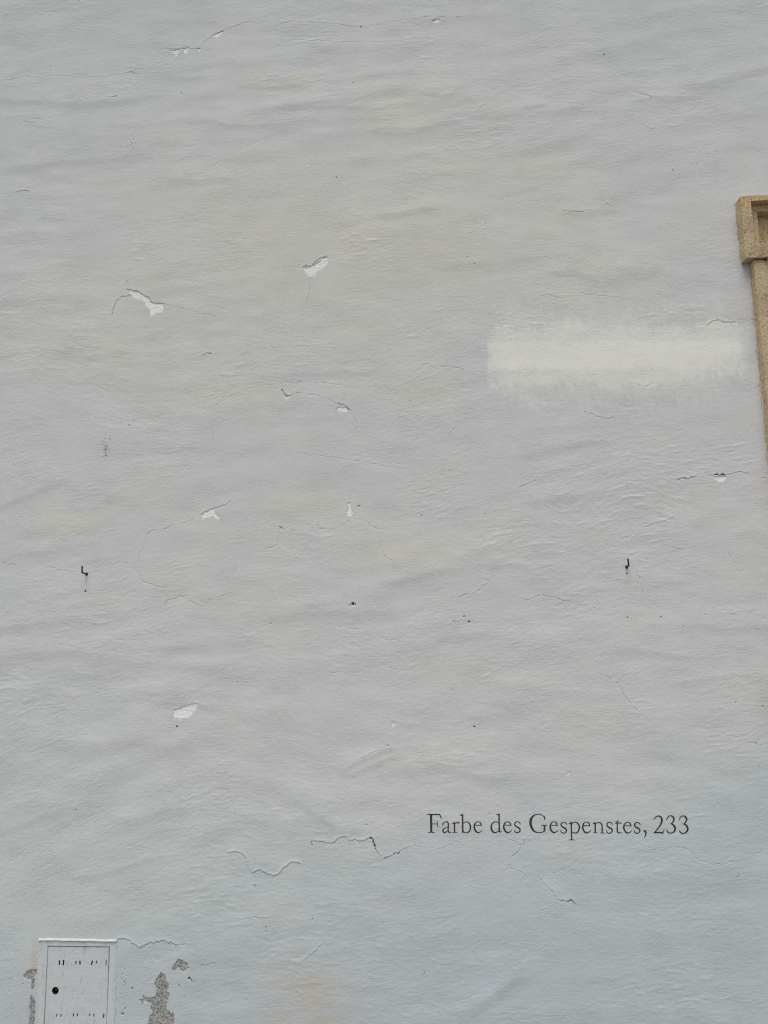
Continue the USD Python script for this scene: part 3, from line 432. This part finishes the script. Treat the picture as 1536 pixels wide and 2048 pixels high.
def rust_and_vignette(px, py, x, z):
    w = 14 * n2(x, z, .05, .02, 71, 4); o = np.zeros(np.shape(px))
    for cx, cy, rx, ry, s in BR: o = np.maximum(o, s * np.exp(-((px - cx + w * min(1, rx / 30)) / rx) ** 2 - ((py - cy + w * min(1, ry / 30)) / ry) ** 2))
    nn = n2(x, z, .30, .14, 73, 4); vignette = .85 * smoothstep(1560, 2080, py + .22 * (px - 700) + 260 * nn)      # lens vignetting painted into the wall colour, darker toward the lower right
    return np.stack([np.clip(o * (.75 + .5 * n2(x, z, .06, .008, 72, 3)), 0, 1), np.clip(vignette, 0, 1)], -1)

# opening for the window surround and the cabinet: no plaster there
JX_P = at([1501, 1512, 1525], [540, 660, 800])           # left edge of the jamb where it meets the wall
jx = float(JX_P[:, 0].mean())
cap_l = float(at([1469.5, 1482], [400, 518])[:, 0].mean()); cap_t = float(at(1476, 392, -.052)[1]); cap_b = float(at(1492, 516, -.052)[1])
SILL_Z = 1.42; WIN_W = 1.06
def in_opening(x, z):
    box = (x > bx0 + .012) & (x < bx1 - .012) & (z > bz0 + .012) & (z < bz1 - .010)
    win = (x > jx + .02) & (x < jx + WIN_W - .02) & (z > SILL_Z + .01) & (z < cap_t - .02)
    return box | win

def build_plaster(parent):
    def grow(lim, start, sign):
        out, s, p = [], DX, start
        while (p < lim) if sign > 0 else (p > lim):
            s = min(s * 1.11, .16); p += sign * s; out.append(p)
        return out
    ax = np.concatenate([grow(-5.5, X0, -1)[::-1], gx, grow(5.5, X1, 1)]); az = np.concatenate([gz, grow(7.2, gz[-1], 1)])
    AX, AZ = np.meshgrid(ax, az); fh, fd = features(AX, AZ); B = base_at(AX, AZ); H = B + fh
    gzz, gxx = np.gradient(H, az, ax)
    P2x, P2y = pix(AX, AZ); ST = stains_and_cast(P2x, P2y, AX, AZ); RU = rust_and_vignette(P2x, P2y, AX, AZ)
    N = np.stack([-gxx, -np.ones_like(H), -gzz], -1); N /= np.linalg.norm(N, axis=-1, keepdims=True)
    V = np.stack([AX, -H, AZ], -1).reshape(-1, 3); N = N.reshape(-1, 3); n_c = len(V)
    idx = np.arange(n_c).reshape(AX.shape); cxm, czm = (AX[:-1, :-1] + AX[1:, 1:]) / 2, (AZ[:-1, :-1] + AZ[1:, 1:]) / 2
    keep = ~in_opening(cxm, czm)
    cc = np.stack([cxm, czm], -1).reshape(-1, 2); near = np.zeros(len(cc), bool)
    near |= np.isfinite(crack_tree.query(cc, distance_upper_bound=1.15 * DX)[0]); near |= np.isfinite(off_tree.query(cc, distance_upper_bound=1.2 * DX)[0])
    d, i = hole_tree.query(cc, distance_upper_bound=.012); ok = np.isfinite(d); near[ok] |= d[ok] < hole_r[i[ok]] * 1.4 + .6 * DX
    i0 = np.searchsorted(ax, X0 - 1e-6); fine_zone = (cxm > X0 - .02) & (cxm < X1 + .02) & (czm < Z1 + .02)
    ref = near.reshape(cxm.shape) & keep & fine_zone
    q = np.stack([idx[:-1, :-1], idx[:-1, 1:], idx[1:, 1:], idx[1:, :-1]], -1)[keep & ~ref]
    # refined cells: 4 x 4 each; on edges towards unrefined cells the height stays on the straight line between the corners
    K = 4; jz, jx_ = np.nonzero(ref); n_r = len(jz); t = np.linspace(0, 1, K + 1); TX, TZ = np.meshgrid(t, t)
    xa, xb, za, zb = ax[jx_], ax[jx_ + 1], az[jz], az[jz + 1]
    FX = xa[:, None, None] + (xb - xa)[:, None, None] * TX; FZ = za[:, None, None] + (zb - za)[:, None, None] * TZ
    h00, h10, h01, h11 = H[jz, jx_], H[jz, jx_ + 1], H[jz + 1, jx_], H[jz + 1, jx_ + 1]
    lin = (h00[:, None, None] * (1 - TX) + h10[:, None, None] * TX) * (1 - TZ) + (h01[:, None, None] * (1 - TX) + h11[:, None, None] * TX) * TZ
    ff, fdirt = features(FX, FZ); FH = base_at(FX, FZ) + ff
    rp = np.pad(ref, 1); nb = lambda dz, dx: rp[jz + 1 + dz, jx_ + 1 + dx]
    for cond, sl in ((~nb(-1, 0), np.s_[:, 0, :]), (~nb(1, 0), np.s_[:, K, :]), (~nb(0, -1), np.s_[:, :, 0]), (~nb(0, 1), np.s_[:, :, K])):
        FH[sl] = np.where(cond[:, None], lin[sl], FH[sl])
    e = 4e-4
    def Hf(x, z): return base_at(x, z) + features(x, z)[0]
    gX, gZ = (Hf(FX + e, FZ) - Hf(FX - e, FZ)) / (2 * e), (Hf(FX, FZ + e) - Hf(FX, FZ - e)) / (2 * e)
    FN = np.stack([-gX, -np.ones_like(gX), -gZ], -1); FN /= np.linalg.norm(FN, axis=-1, keepdims=True)
    FP = pix(FX, FZ); bil = lambda A: ((A[jz, jx_][:, None, None] * (1 - TX)[..., None] + A[jz, jx_ + 1][:, None, None] * TX[..., None]) * (1 - TZ)[..., None] + (A[jz + 1, jx_][:, None, None] * (1 - TX)[..., None] + A[jz + 1, jx_ + 1][:, None, None] * TX[..., None]) * TZ[..., None])
    FS, FR = bil(ST), bil(RU)
    li = np.arange((K + 1) ** 2).reshape(K + 1, K + 1); lq = np.stack([li[:-1, :-1], li[:-1, 1:], li[1:, 1:], li[1:, :-1]], -1).reshape(-1, 4)
    fq = (n_c + (K + 1) ** 2 * np.arange(n_r)[:, None, None] + lq[None]).reshape(-1, 4)
    V = np.vstack([V, np.stack([FX, -FH, FZ], -1).reshape(-1, 3)]); N = np.vstack([N, FN.reshape(-1, 3)])
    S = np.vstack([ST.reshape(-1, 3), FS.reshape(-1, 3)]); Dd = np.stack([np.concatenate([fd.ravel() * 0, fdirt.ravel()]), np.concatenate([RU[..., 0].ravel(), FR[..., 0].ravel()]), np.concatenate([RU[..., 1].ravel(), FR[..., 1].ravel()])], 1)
    Q = np.vstack([q, fq]); print('plaster quads', len(Q), 'refined cells', n_r)
    m = UsdGeom.Mesh.Define(stage, path_for('plaster', parent))
    m.CreatePointsAttr(Vt.Vec3fArray.FromNumpy(V.astype(np.float32))); m.CreateFaceVertexCountsAttr(Vt.IntArray.FromNumpy(np.full(len(Q), 4, np.int32)))
    m.CreateFaceVertexIndicesAttr(Vt.IntArray.FromNumpy(Q.astype(np.int32).ravel())); m.CreateSubdivisionSchemeAttr('none')
    m.CreateNormalsAttr(Vt.Vec3fArray.FromNumpy(N.astype(np.float32))); m.SetNormalsInterpolation('vertex')
    pv = UsdGeom.PrimvarsAPI(m)
    pv.CreatePrimvar('stain', Sdf.ValueTypeNames.Color3fArray, 'vertex').Set(Vt.Vec3fArray.FromNumpy(S.astype(np.float32)))  # red yellowing, green painted lens cast, blue whitewash
    pv.CreatePrimvar('dirt', Sdf.ValueTypeNames.Color3fArray, 'vertex').Set(Vt.Vec3fArray.FromNumpy(Dd.astype(np.float32)))  # red crack dirt, green rust, blue painted vignetting
    UsdShade.MaterialBindingAPI.Apply(m.GetPrim()).Bind(M_plaster)

def patch_mesh(poly, depth, rough, step, seed):
    """The surface laid bare inside a flaked patch: lies below the paint skin and runs a little under its edge."""
    g = poly.buffer(.0016); x0, z0, x1, z1 = g.bounds
    xs, zs = np.arange(x0, x1 + step, step), np.arange(z0, z1 + step, step); X, Z = np.meshgrid(xs, zs)
    h = base_at(X, Z) - depth + rough * (n2(X, Z, .007, .006, seed, 3) + .5 * n2(X, Z, .0025, .0022, seed + 1, 2)) + rough * .6 * n2(X, Z, .03, .03, seed + 2, 2)
    d, i = crack_tree.query(np.stack([X, Z], -1).reshape(-1, 2), distance_upper_bound=.012); d = d.reshape(X.shape); a = cs_a[np.minimum(i, len(cs_a) - 1)].reshape(*X.shape, 4)
    h = h - np.where(np.isfinite(d), 1.5 * a[..., 1] * np.exp(-(d / (1.1 * a[..., 0])) ** 2), 0)
    idx = np.arange(X.size).reshape(X.shape); q = np.stack([idx[:-1, :-1], idx[:-1, 1:], idx[1:, 1:], idx[1:, :-1]], -1)
    q = q[shapely.contains_xy(g, (X[:-1, :-1] + X[1:, 1:]) / 2, (Z[:-1, :-1] + Z[1:, 1:]) / 2)]
    used, inv = np.unique(q, return_inverse=True)
    return np.stack([X, -h, Z], -1).reshape(-1, 3)[used], inv.reshape(-1, 4)

wall = thing('house_wall', 'old limewashed plaster house wall with hairline cracks, flaked paint and grey lettering', 'wall', kind='thing')
build_plaster(wall)
for k, ((lab, _), g) in enumerate(zip(CHIPS, chip_poly)):
    obj('exposed_undercoat', patch_mesh(g, .0019, .0006, .0009, 500 + 7 * k), M_undercoat, wall, True, label=lab)
for k, ((lab, _), g) in enumerate(zip(MORTAR, mortar_poly)):
    obj('bare_mortar', patch_mesh(g, .0024, .0014, .0016, 700 + 7 * k), M_mortar, wall, True, label=lab)
def box(x0, x1, y0, y1, z0, z1):
    b = trimesh.creation.box((x1 - x0, y1 - y0, z1 - z0)); b.apply_translation(((x0 + x1) / 2, (y0 + y1) / 2, (z0 + z1) / 2)); return b
obj('masonry', trimesh.util.concatenate([box(-5.5, jx + .03, .16, .5, 0, 7.2), box(jx + WIN_W - .03, 5.5, .16, .5, 0, 7.2), box(jx + .03, jx + WIN_W - .03, .16, .5, 0, SILL_Z), box(jx + .03, jx + WIN_W - .03, .16, .5, cap_t - .12, 7.2)]), M_masonry, wall)

# ------------------------------------------------------------------ lettering: strokes with swelling width, in enlarged crop pixels
def stroke(pts):
    a = np.asarray(pts, float)
    if len(a) > 2:                                    # smooth through the points
        t = np.arange(len(a)); from_t = np.linspace(0, len(a) - 1, (len(a) - 1) * 6 + 1)
        from scipy.interpolate import PchipInterpolator, CubicSpline
        a = np.stack([CubicSpline(t, a[:, 0], bc_type='natural')(from_t), CubicSpline(t, a[:, 1], bc_type='natural')(from_t), PchipInterpolator(t, a[:, 2])(from_t)], 1)
    c = [Point(x, y).buffer(max(1.08 * w + 1, 8) / 2, 8) for x, y, w in a]
    return unary_union([MultiPoint([*p.exterior.coords, *q.exterior.coords]).convex_hull for p, q in zip(c[:-1], c[1:])])
def bar(x0, y0, x1, y1, x2, y2, x3, y3): return Polygon([(x0, y0), (x1, y1), (x2, y2), (x3, y3)])
GL = {
 'F': [bar(288,262,372,262,378,945,296,945), [(182,258,20),(240,262,28),(330,262,36),(500,262,36),(650,262,36)], [(655,262,44),(690,330,40),(728,432,16)], [(370,622,22),(570,622,22)], [(566,518,24),(568,630,30),(578,745,16)], [(220,954,16),(280,948,26),(335,940,34),(400,948,26),(470,955,16)]],
 'a': [[(776,655,40),(776,630,46),(805,588,30),(860,548,26),(920,538,32),(970,565,42),(993,625,48),(990,720,46),(984,850,46),(1005,925,44),(1045,950,34),(1088,928,12)], [(965,735,20),(880,772,26),(812,822,38),(786,885,50),(812,945,42),(870,948,32),(930,912,26),(978,868,20)]],
 'r': [[(1140,608,14),(1185,595,44),(1225,570,40),(1245,545,12)], bar(1200,585,1252,575,1258,945,1204,945), [(1130,955,14),(1180,950,22),(1230,945,28),(1285,950,22),(1338,955,14)], [(1250,615,18),(1300,580,28),(1345,552,34),(1385,568,44),(1395,592,34)]],
 'b': [[(98,298,14),(150,285,44),(215,250,12)], bar(162,285,220,250,232,900,170,930), [(205,900,66),(188,960,24)], [(225,600,20),(280,556,26),(340,541,28),(410,562,38),(470,632,48),(496,735,54),(482,842,50),(432,920,40),(375,955,30),(290,955,28),(225,915,28)]],
 'e': [[(655,670,26),(780,674,24),(915,672,24)], [(905,684,36),(902,630,44),(868,570,38),(790,540,26),(712,562,34),(658,632,46),(640,720,54),(652,805,56),(694,885,56),(762,945,48),(830,945,36),(900,908,26),(952,845,14)]],
 'd': [[(342,272,16),(400,266,34),(450,262,46)], bar(412,262,470,240,476,920,424,930), [(450,905,54),(450,962,14)], [(460,920,34),(510,920,28),(548,926,10)], [(435,592,22),(372,552,28),(310,537,28),(232,562,34),(168,640,46),(142,742,58),(154,832,62),(202,915,58),(270,955,44),(330,950,32),(400,905,24),(440,872,20)]],
 's': [[(1262,648,8),(1246,600,30),(1200,550,30),(1140,537,26),(1075,562,36),(1044,632,46),(1076,700,48),(1142,745,54),(1212,782,50),(1246,842,48),(1232,910,40),(1170,955,32),(1110,955,34),(1055,920,34),(1024,835,12)]],
 'G': [[(762,478,10),(752,400,44),(740,300,8)], [(748,372,30),(680,310,28),(600,266,28),(510,249,28),(400,266,34),(292,342,60),(227,450,86),(209,570,92),(226,690,90),(282,820,74),(370,915,50),(470,955,32),(560,955,28),(680,932,30),(750,890,44)], bar(708,680,782,680,782,905,706,915), [(612,670,22),(680,672,30),(745,674,34),(800,672,30),(855,670,22)]],
 'p': [[(435,622,12),(490,592,42),(552,545,12)], bar(498,600,552,560,564,1225,516,1225), [(430,1240,14),(490,1232,24),(540,1224,32),(590,1232,24),(642,1240,14)], [(555,625,20),(610,577,28),(680,556,32),(760,590,42),(820,662,50),(836,755,54),(820,852,50),(762,940,42),(690,970,34),(620,965,30),(555,925,24)]],
 'n': [[(110,618,12),(160,600,44),(210,555,12)], bar(168,595,222,565,228,965,174,965), [(110,972,14),(150,966,22),(200,960,28),(245,966,22),(288,972,14)], [(215,645,18),(270,590,26),(340,568,32),(410,595,42),(455,662,48),(462,760,50),(465,950,50)], [(385,972,14),(430,966,22),(468,962,28),(510,970,22),(560,980,14)]],
 't': [[(1078,482,10),(1040,552,40),(950,608,10)], [(1000,596,30),(1100,594,34),(1205,590,26)], bar(1020,560,1068,560,1070,885,1018,885), [(1044,880,52),(1072,950,44),(1128,972,34),(1195,955,18),(1238,940,6)]],
 ',': [[(925,895,36),(955,905,74),(990,965,60),(986,1045,42),(950,1112,26),(908,1168,8)]],
 '2': [[(125,408,20),(180,330,28),(240,290,34),(300,285,40),(365,320,50),(400,410,58),(388,505,52),(330,620,44),(250,730,36),(140,862,32)], [(118,868,18),(200,848,40),(330,850,42),(440,868,40)], [(430,852,36),(465,790,22),(480,732,6)]],
 '3': [[(560,415,22),(590,340,28),(640,290,28),(700,279,30),(770,302,46),(812,370,54),(800,440,46),(760,510,34),(690,552,12)], [(695,550,14),(770,572,46),(830,640,60),(854,722,60),(828,800,50),(760,855,36),(680,870,30),(610,840,40),(572,788,28)]],
}
K1, K2 = 19.2, 17.0667
TEXT = [('F', K1, 845, 0, 0), ('a', K1, 845, 0, 0), ('r', K1, 845, 0, 0), ('b', K1, 915, 0, 0), ('e', K1, 915, 0, 0), ('d', K1, 975, 0, 0), ('e', K1, 975, -18, 0), ('s', K1, 975, 0, 0), ('G', K1, 1050, 0, 0),
        ('e', K1, 1050, 322, 3), ('s', K1, 1115, -910, 18), ('p', K1, 1115, 0, 0), ('e', K1, 1115, 325, 15), ('n', K1, 1180, 0, 0), ('s', K1, 1180, -396, 24), ('t', K1, 1180, 0, 0), ('e', K1, 1240, -498, 22), ('s', K1, 1240, -487, 28), (',', K1, 1240, 0, 0),
        ('2', K2, 1300, 0, 0), ('3', K2, 1300, 0, 0), ('3', K2, 1300, 430, 6)]
def letter_mesh(shapes, s, ox, dx, dy):
    g = unary_union([x if isinstance(x, Polygon) else stroke(x) for x in shapes]).buffer(2).buffer(-2)
    def to_wall(c): a = np.asarray(c); return at((a[:, 0] + dx) / s + ox, (a[:, 1] + dy) / s + 1615)
    parts = []
    for q in getattr(g, 'geoms', [g]):
        w = Polygon(to_wall(q.exterior.coords), [to_wall(i.coords) for i in q.interiors]).buffer(0).segmentize(.0022)
        v, f = trimesh.creation.triangulate_polygon(w, engine='earcut'); v, f = trimesh.remesh.subdivide_to_size(np.column_stack([v, np.zeros(len(v))]), f, .0035)
        v3 = np.stack([v[:, 0], -(wall_h(v[:, 0], v[:, 1]) + .0007), v[:, 1]], 1)
        parts.append(trimesh.Trimesh(v3, f, process=False))
    return trimesh.util.concatenate(parts)
lettering = thing('lettering', 'thin dark grey serif lettering painted on the lower right of the wall', parent=wall)
for c, s, ox, dx, dy in TEXT: obj('letter', letter_mesh(GL[c], s, ox, dx, dy), M_letter, lettering)

# ------------------------------------------------------------------ the service cabinet let into the wall
HH = float(np.median(base_at(np.linspace(bx0, bx1, 20), np.full(20, bz1 + .02))))
CAB_Y = -(HH + .0004)                                  # face of the frame, a little proud of the plaster
cab = thing('service_cabinet', 'grey painted metal service cabinet with small door set low in the wall', 'cabinet', (bx0, 0, bz0))
cw, ch = bx1 - bx0, bz1 - bz0
def tocab(px, py): p = at(px, py, CAB_Y); return p - np.array([bx0, bz0])
d_tl, d_tr, d_bl = tocab(95.5, 1893.5), tocab(218.5, 1893.5), tocab(89, 2048)
dx0, dx1, dz1 = (d_tl[0] + d_bl[0]) / 2, float(tocab(214.5, 1970)[0]), d_tl[1]; dz0 = ch - dz1
def plate(poly, y0, y1, jit=0.0):
    """A flat piece standing in the xz plane from depth y0 (front) to y1."""
    m = trimesh.creation.extrude_polygon(poly, y1 - y0, engine='earcut'); v = m.vertices.copy(); return trimesh.Trimesh(np.column_stack([v[:, 0], y1 - v[:, 2], v[:, 1]]), m.faces[:, ::1], process=False)
def rounded(x0, z0, x1, z1, r): return shapely.box(x0 + r, z0 + r, x1 - r, z1 - r).buffer(r, 4)
def bevelled(poly, y0, y1, b=.0015):
    return trimesh.util.concatenate([plate(poly, y0 + b, y1), plate(poly.buffer(-b / 2), y0 + b / 2, y0 + b), plate(poly.buffer(-b), y0, y0 + b / 2)])
wig = lambda p, seed, a: Polygon(jitter(np.vstack([p, p[:1]]), seed, .004, a))
outer = wig(np.array([(0, 0), (cw, 0), (cw, ch), (0, ch)]), 901, .0008).buffer(0)
frame = outer.difference(rounded(dx0 - .0018, dz0 - .001, dx1 + .0034, dz1 + .0024, .002))
obj('frame', bevelled(frame, CAB_Y, .02), M_boxpaint, cab, 30)
def slot(px, py, w, h, tilt=0): c = tocab(px, py); return shapely.affinity.rotate(shapely.box(c[0] - w * PM / 2, c[1] - h * PM / 2, c[0] + w * PM / 2, c[1] + h * PM / 2).buffer(.0006, 4), tilt)
import shapely.affinity
slots = [slot(118, 1926.5, 2.2, 8, 3), slot(126, 1926.5, 2.2, 9), slot(151, 1926.5, 1.6, 6, -4), slot(159, 1926.5, 2.4, 7, 6), slot(183, 1927, 2.0, 8, -12), slot(192.5, 1925.5, 1.6, 5, 12), slot(211.5, 1926, 1.0, 10),
         slot(112.5, 2032, 1.2, 5, -8), slot(121, 2032, 1.2, 5, -6), slot(146, 2031.5, 1.4, 5, -6), slot(154, 2031, 1.4, 5, -4), slot(178.5, 2031, 1.2, 5, -12), slot(187, 2031.5, 1.6, 5, 6), slot(206.5, 2033, 1.8, 7, -4)]
lock_c = tocab(110, 1982); lock_r = 6.4 * PM
door_poly = wig(np.array([(dx0, dz0), (dx1 + .0022, dz0), (dx1 - .0004, dz1), (dx0 - .0012, dz1)]), 903, .0004).buffer(0).difference(unary_union(slots + [Point(*lock_c).buffer(lock_r, 16)]))
door = obj('door', bevelled(door_poly, CAB_Y + .0025, CAB_Y + .0075, .0010), M_boxpaint, cab, 30)
lk = trimesh.creation.annulus(lock_r * .78, lock_r * 1.02, .006, sections=28); lk.apply_transform(trimesh.transformations.rotation_matrix(math.pi / 2, (1, 0, 0))); lk.apply_translation((lock_c[0], CAB_Y + .006, lock_c[1]))
obj('lock_ring', lk, simple('brown_black_lock', (0.035, 0.022, 0.018), .6, .3, noise=.3, scale=300), cab, 30)
core = trimesh.util.concatenate([trimesh.creation.cylinder(lock_r * .34, .006, sections=16), box(-.0012, .0012, -lock_r * .34, lock_r * .34, .003, .0042)])
core.apply_transform(trimesh.transformations.rotation_matrix(math.pi / 2, (1, 0, 0))); core.apply_translation((lock_c[0] - .0008, CAB_Y + .014, lock_c[1]))
obj('lock_core', core, M_lock, cab, 30)
inner = trimesh.util.concatenate([box(.004, cw - .004, .118, .122, .004, ch - .004), box(.004, .007, .021, .118, .004, ch - .004), box(cw - .007, cw - .004, .021, .118, .004, ch - .004), box(.007, cw - .007, .021, .118, .004, .007), box(.007, cw - .007, .021, .118, ch - .007, ch - .004)])
obj('cabinet_body', inner, M_dark, cab)
# rough fillet of plaster smeared over the frame's top edge
t = np.linspace(0, cw, 90); prof = []
lipw = .0025 + .0065 * n2(t, t * 0, .022, 1, 81, 3); lipd = .004 + .006 * n2(t, t * 0, .018, 1, 82, 3); one = np.ones_like(t)
ring = [np.stack([t, -(HH - .006) * one, (ch + .010) * one], 1), np.stack([t, CAB_Y - .0010 - lipd * .1, ch + .0025 + lipw * .8], 1), np.stack([t, CAB_Y - .0030 - lipd * .6, ch - .0006 + lipw * .35], 1), np.stack([t, CAB_Y - .0015 - lipd * .3, ch - .0022 + .002 * n2(t, t * 0, .012, 1, 83, 2)], 1), np.stack([t, (CAB_Y + .004) * one, (ch - .004) * one], 1)]
V = np.concatenate(ring); n = len(t); Fq = np.concatenate([np.stack([np.arange(n - 1) + k * n, np.arange(1, n) + k * n, np.arange(1, n) + (k + 1) * n, np.arange(n - 1) + (k + 1) * n], 1)[:, ::-1] for k in range(4)])
obj('plaster_fillet', (V, Fq), M_fillet, cab, True)

# ------------------------------------------------------------------ two iron wall hooks
def hull_chain(joints):
    out = None
    for (p, r), (q, s) in zip(joints[:-1], joints[1:]):
        a = manifold3d.Manifold.sphere(r, 14).translate(tuple(map(float, p))); b = manifold3d.Manifold.sphere(s, 14).translate(tuple(map(float, q)))
        h = manifold3d.Manifold.batch_hull([a, b]); out = h if out is None else out + h
    return out
def hook(px, py, proj, rise, lean, label):
    b = at(px, py); y = -float(wall_h(np.array([b[0]]), np.array([b[1]]))[0])
    t = thing('wall_hook', label, 'hook', (b[0], y, b[1]), group='hooks in the wall')
    obj('shank', hull_chain([((0, .03, 0), .0030), ((0, -.004, 0), .0030), ((0, -proj + .004, .0005), .0031), ((lean * .1, -proj, .003), .0032), ((lean * .5, -proj - .001, rise * .55), .0030), ((lean, -proj, rise), .0033)]), M_iron, t, 40)
    obj('collar', manifold3d.Manifold.cylinder(.004, .0062, .0048, 16).rotate((90, 0, 0)).translate((0, .0005, -.0008)) + hull_chain([((0, -.001, -.001), .003), ((0.0005, -.002, -.007), .0022)]), M_iron, t, 40)
hook(173.2, 1147.5, .040, .026, -.001, 'black iron hook bent upward in the bare left part of the wall')
hook(1253.3, 1133.5, .034, .026, -.0015, 'black iron hook bent upward with a faint drip stain under it, right of the middle')

# ------------------------------------------------------------------ sandstone window surround, mostly beyond the right edge
SF = -.040; CF = -.052                                # faces of jamb and of the corner block
def stone(m, seed, amp=.0016, size=.011):
    v, f = trimesh.remesh.subdivide_to_size(m.vertices, m.faces, size, max_iter=14); m = trimesh.Trimesh(v, f, process=True); m.merge_vertices()
    n = m.vertex_normals; p = m.vertices
    d = amp * (2 * meshkit.fbm(p / .016, 3, seed) - 1) + .7 * amp * (2 * meshkit.fbm(p / .055, 2, seed + 1) - 1) - 1.6 * amp * np.clip(meshkit.fbm(p / .009, 2, seed + 2) - .62, 0, 1) * 6
    m.vertices = p + n * d[:, None]; return m
def man(b): return manifold3d.Manifold(manifold3d.Mesh(np.asarray(b.vertices, np.float32), np.asarray(b.faces, np.uint32)))
def tri(m): q = m.to_mesh(); return trimesh.Trimesh(q.vert_properties[:, :3], q.tri_verts, process=True)
def rbox(x0, x1, y0, y1, z0, z1, r=.004):
    return manifold3d.Manifold.batch_hull([manifold3d.Manifold.sphere(r, 12).translate((float(x), float(y), float(z))) for x in (x0 + r, x1 - r) for y in (y0 + r, y1 - r) for z in (z0 + r, z1 - r)])
win = thing('window', 'brown window in a weathered yellow sandstone surround with a sunk panel', 'window', (jx, 0, SILL_Z), kind='thing')
zc, zt = cap_b - SILL_Z, cap_t - SILL_Z; xl = cap_l - jx; BAND = .062; JW = .16
# corner block and lintel with a stepped sunk panel
p_o, p_i = at(1501.5, 402, CF), at(1513.5, 422.5, CF + .03); p_ob = at(1510, 500, CF); lintel_r = WIN_W - xl
blk = rbox(xl, lintel_r, CF, .08, zc, zt, .0025)
o_x, o_t, o_b = p_o[0] - jx, p_o[1] - SILL_Z, p_ob[1] - SILL_Z; i_x, i_t = p_i[0] - jx, p_i[1] - SILL_Z
blk = blk - man(box(o_x, lintel_r - (o_x - xl), CF - .05, CF + .030, o_b, o_t)) - man(box(i_x, lintel_r - (i_x - xl), CF - .05, CF + .070, o_b + .012, i_t))
obj('lintel', stone(tri(blk), 21, .0015), M_stone, win)
ear = rbox(.052, JW, CF + .004, .06, zc - .030, zc + .01, .003)
obj('lintel_moulding', stone(tri(ear), 22, .0012), M_stone, win)
for k, x0 in enumerate((0.0, WIN_W - .23)):
    flip = k == 1
    face = Polygon([(0, 0), (JW, 0), (JW, zc - .034), (.066, zc - .034), (.058, zc - .019), (.045, zc - .009), (.028, zc - .004), (.0, zc - .003)])
    pts = np.array(face.exterior.coords)
    if flip: pts[:, 0] = JW - pts[:, 0]
    m = plate(Polygon(pts), SF, .07); b2 = tri(man(trimesh.Trimesh(m.vertices, m.faces)) ) if m.is_watertight else m
    m.apply_translation((x0 + (0 if not flip else .23 - JW), 0, 0)); obj('jamb', stone(m, 30 + k, .0016), M_stone, win)
obj('sill', stone(tri(rbox(-.07, WIN_W + .07, -.09, .1, -.12, -.002, .006)), 40, .0014), M_stone, win)
ix0, ix1 = JW + .002, WIN_W - JW - .002
fr = shapely.box(ix0, .0, ix1, zc - .026).difference(unary_union([shapely.box(ix0 + .06, .06, (ix0 + ix1) / 2 - .03, zc - .08), shapely.box((ix0 + ix1) / 2 + .03, .06, ix1 - .06, zc - .08)]))
obj('window_frame', plate(fr, .02, .07), M_wood, win)
for a, b in ((ix0 + .058, (ix0 + ix1) / 2 - .028), ((ix0 + ix1) / 2 + .028, ix1 - .058)): obj('pane', box(a, b, .042, .046, .058, zc - .078), M_glass, win)
obj('room_back', box(-.06, WIN_W + .06, .502, .52, -.1, zc + .12), M_dark, win)

# ------------------------------------------------------------------ ground
obj('pavement', box(-30, 30, -3.6, .12, -.30, 0.0), M_pave, kind='structure')
obj('street', box(-150, 150, -150, 150, -.5, -.13), simple('asphalt_street', (0.06, 0.06, 0.06), .9, .2, noise=.2, scale=6), kind='structure')
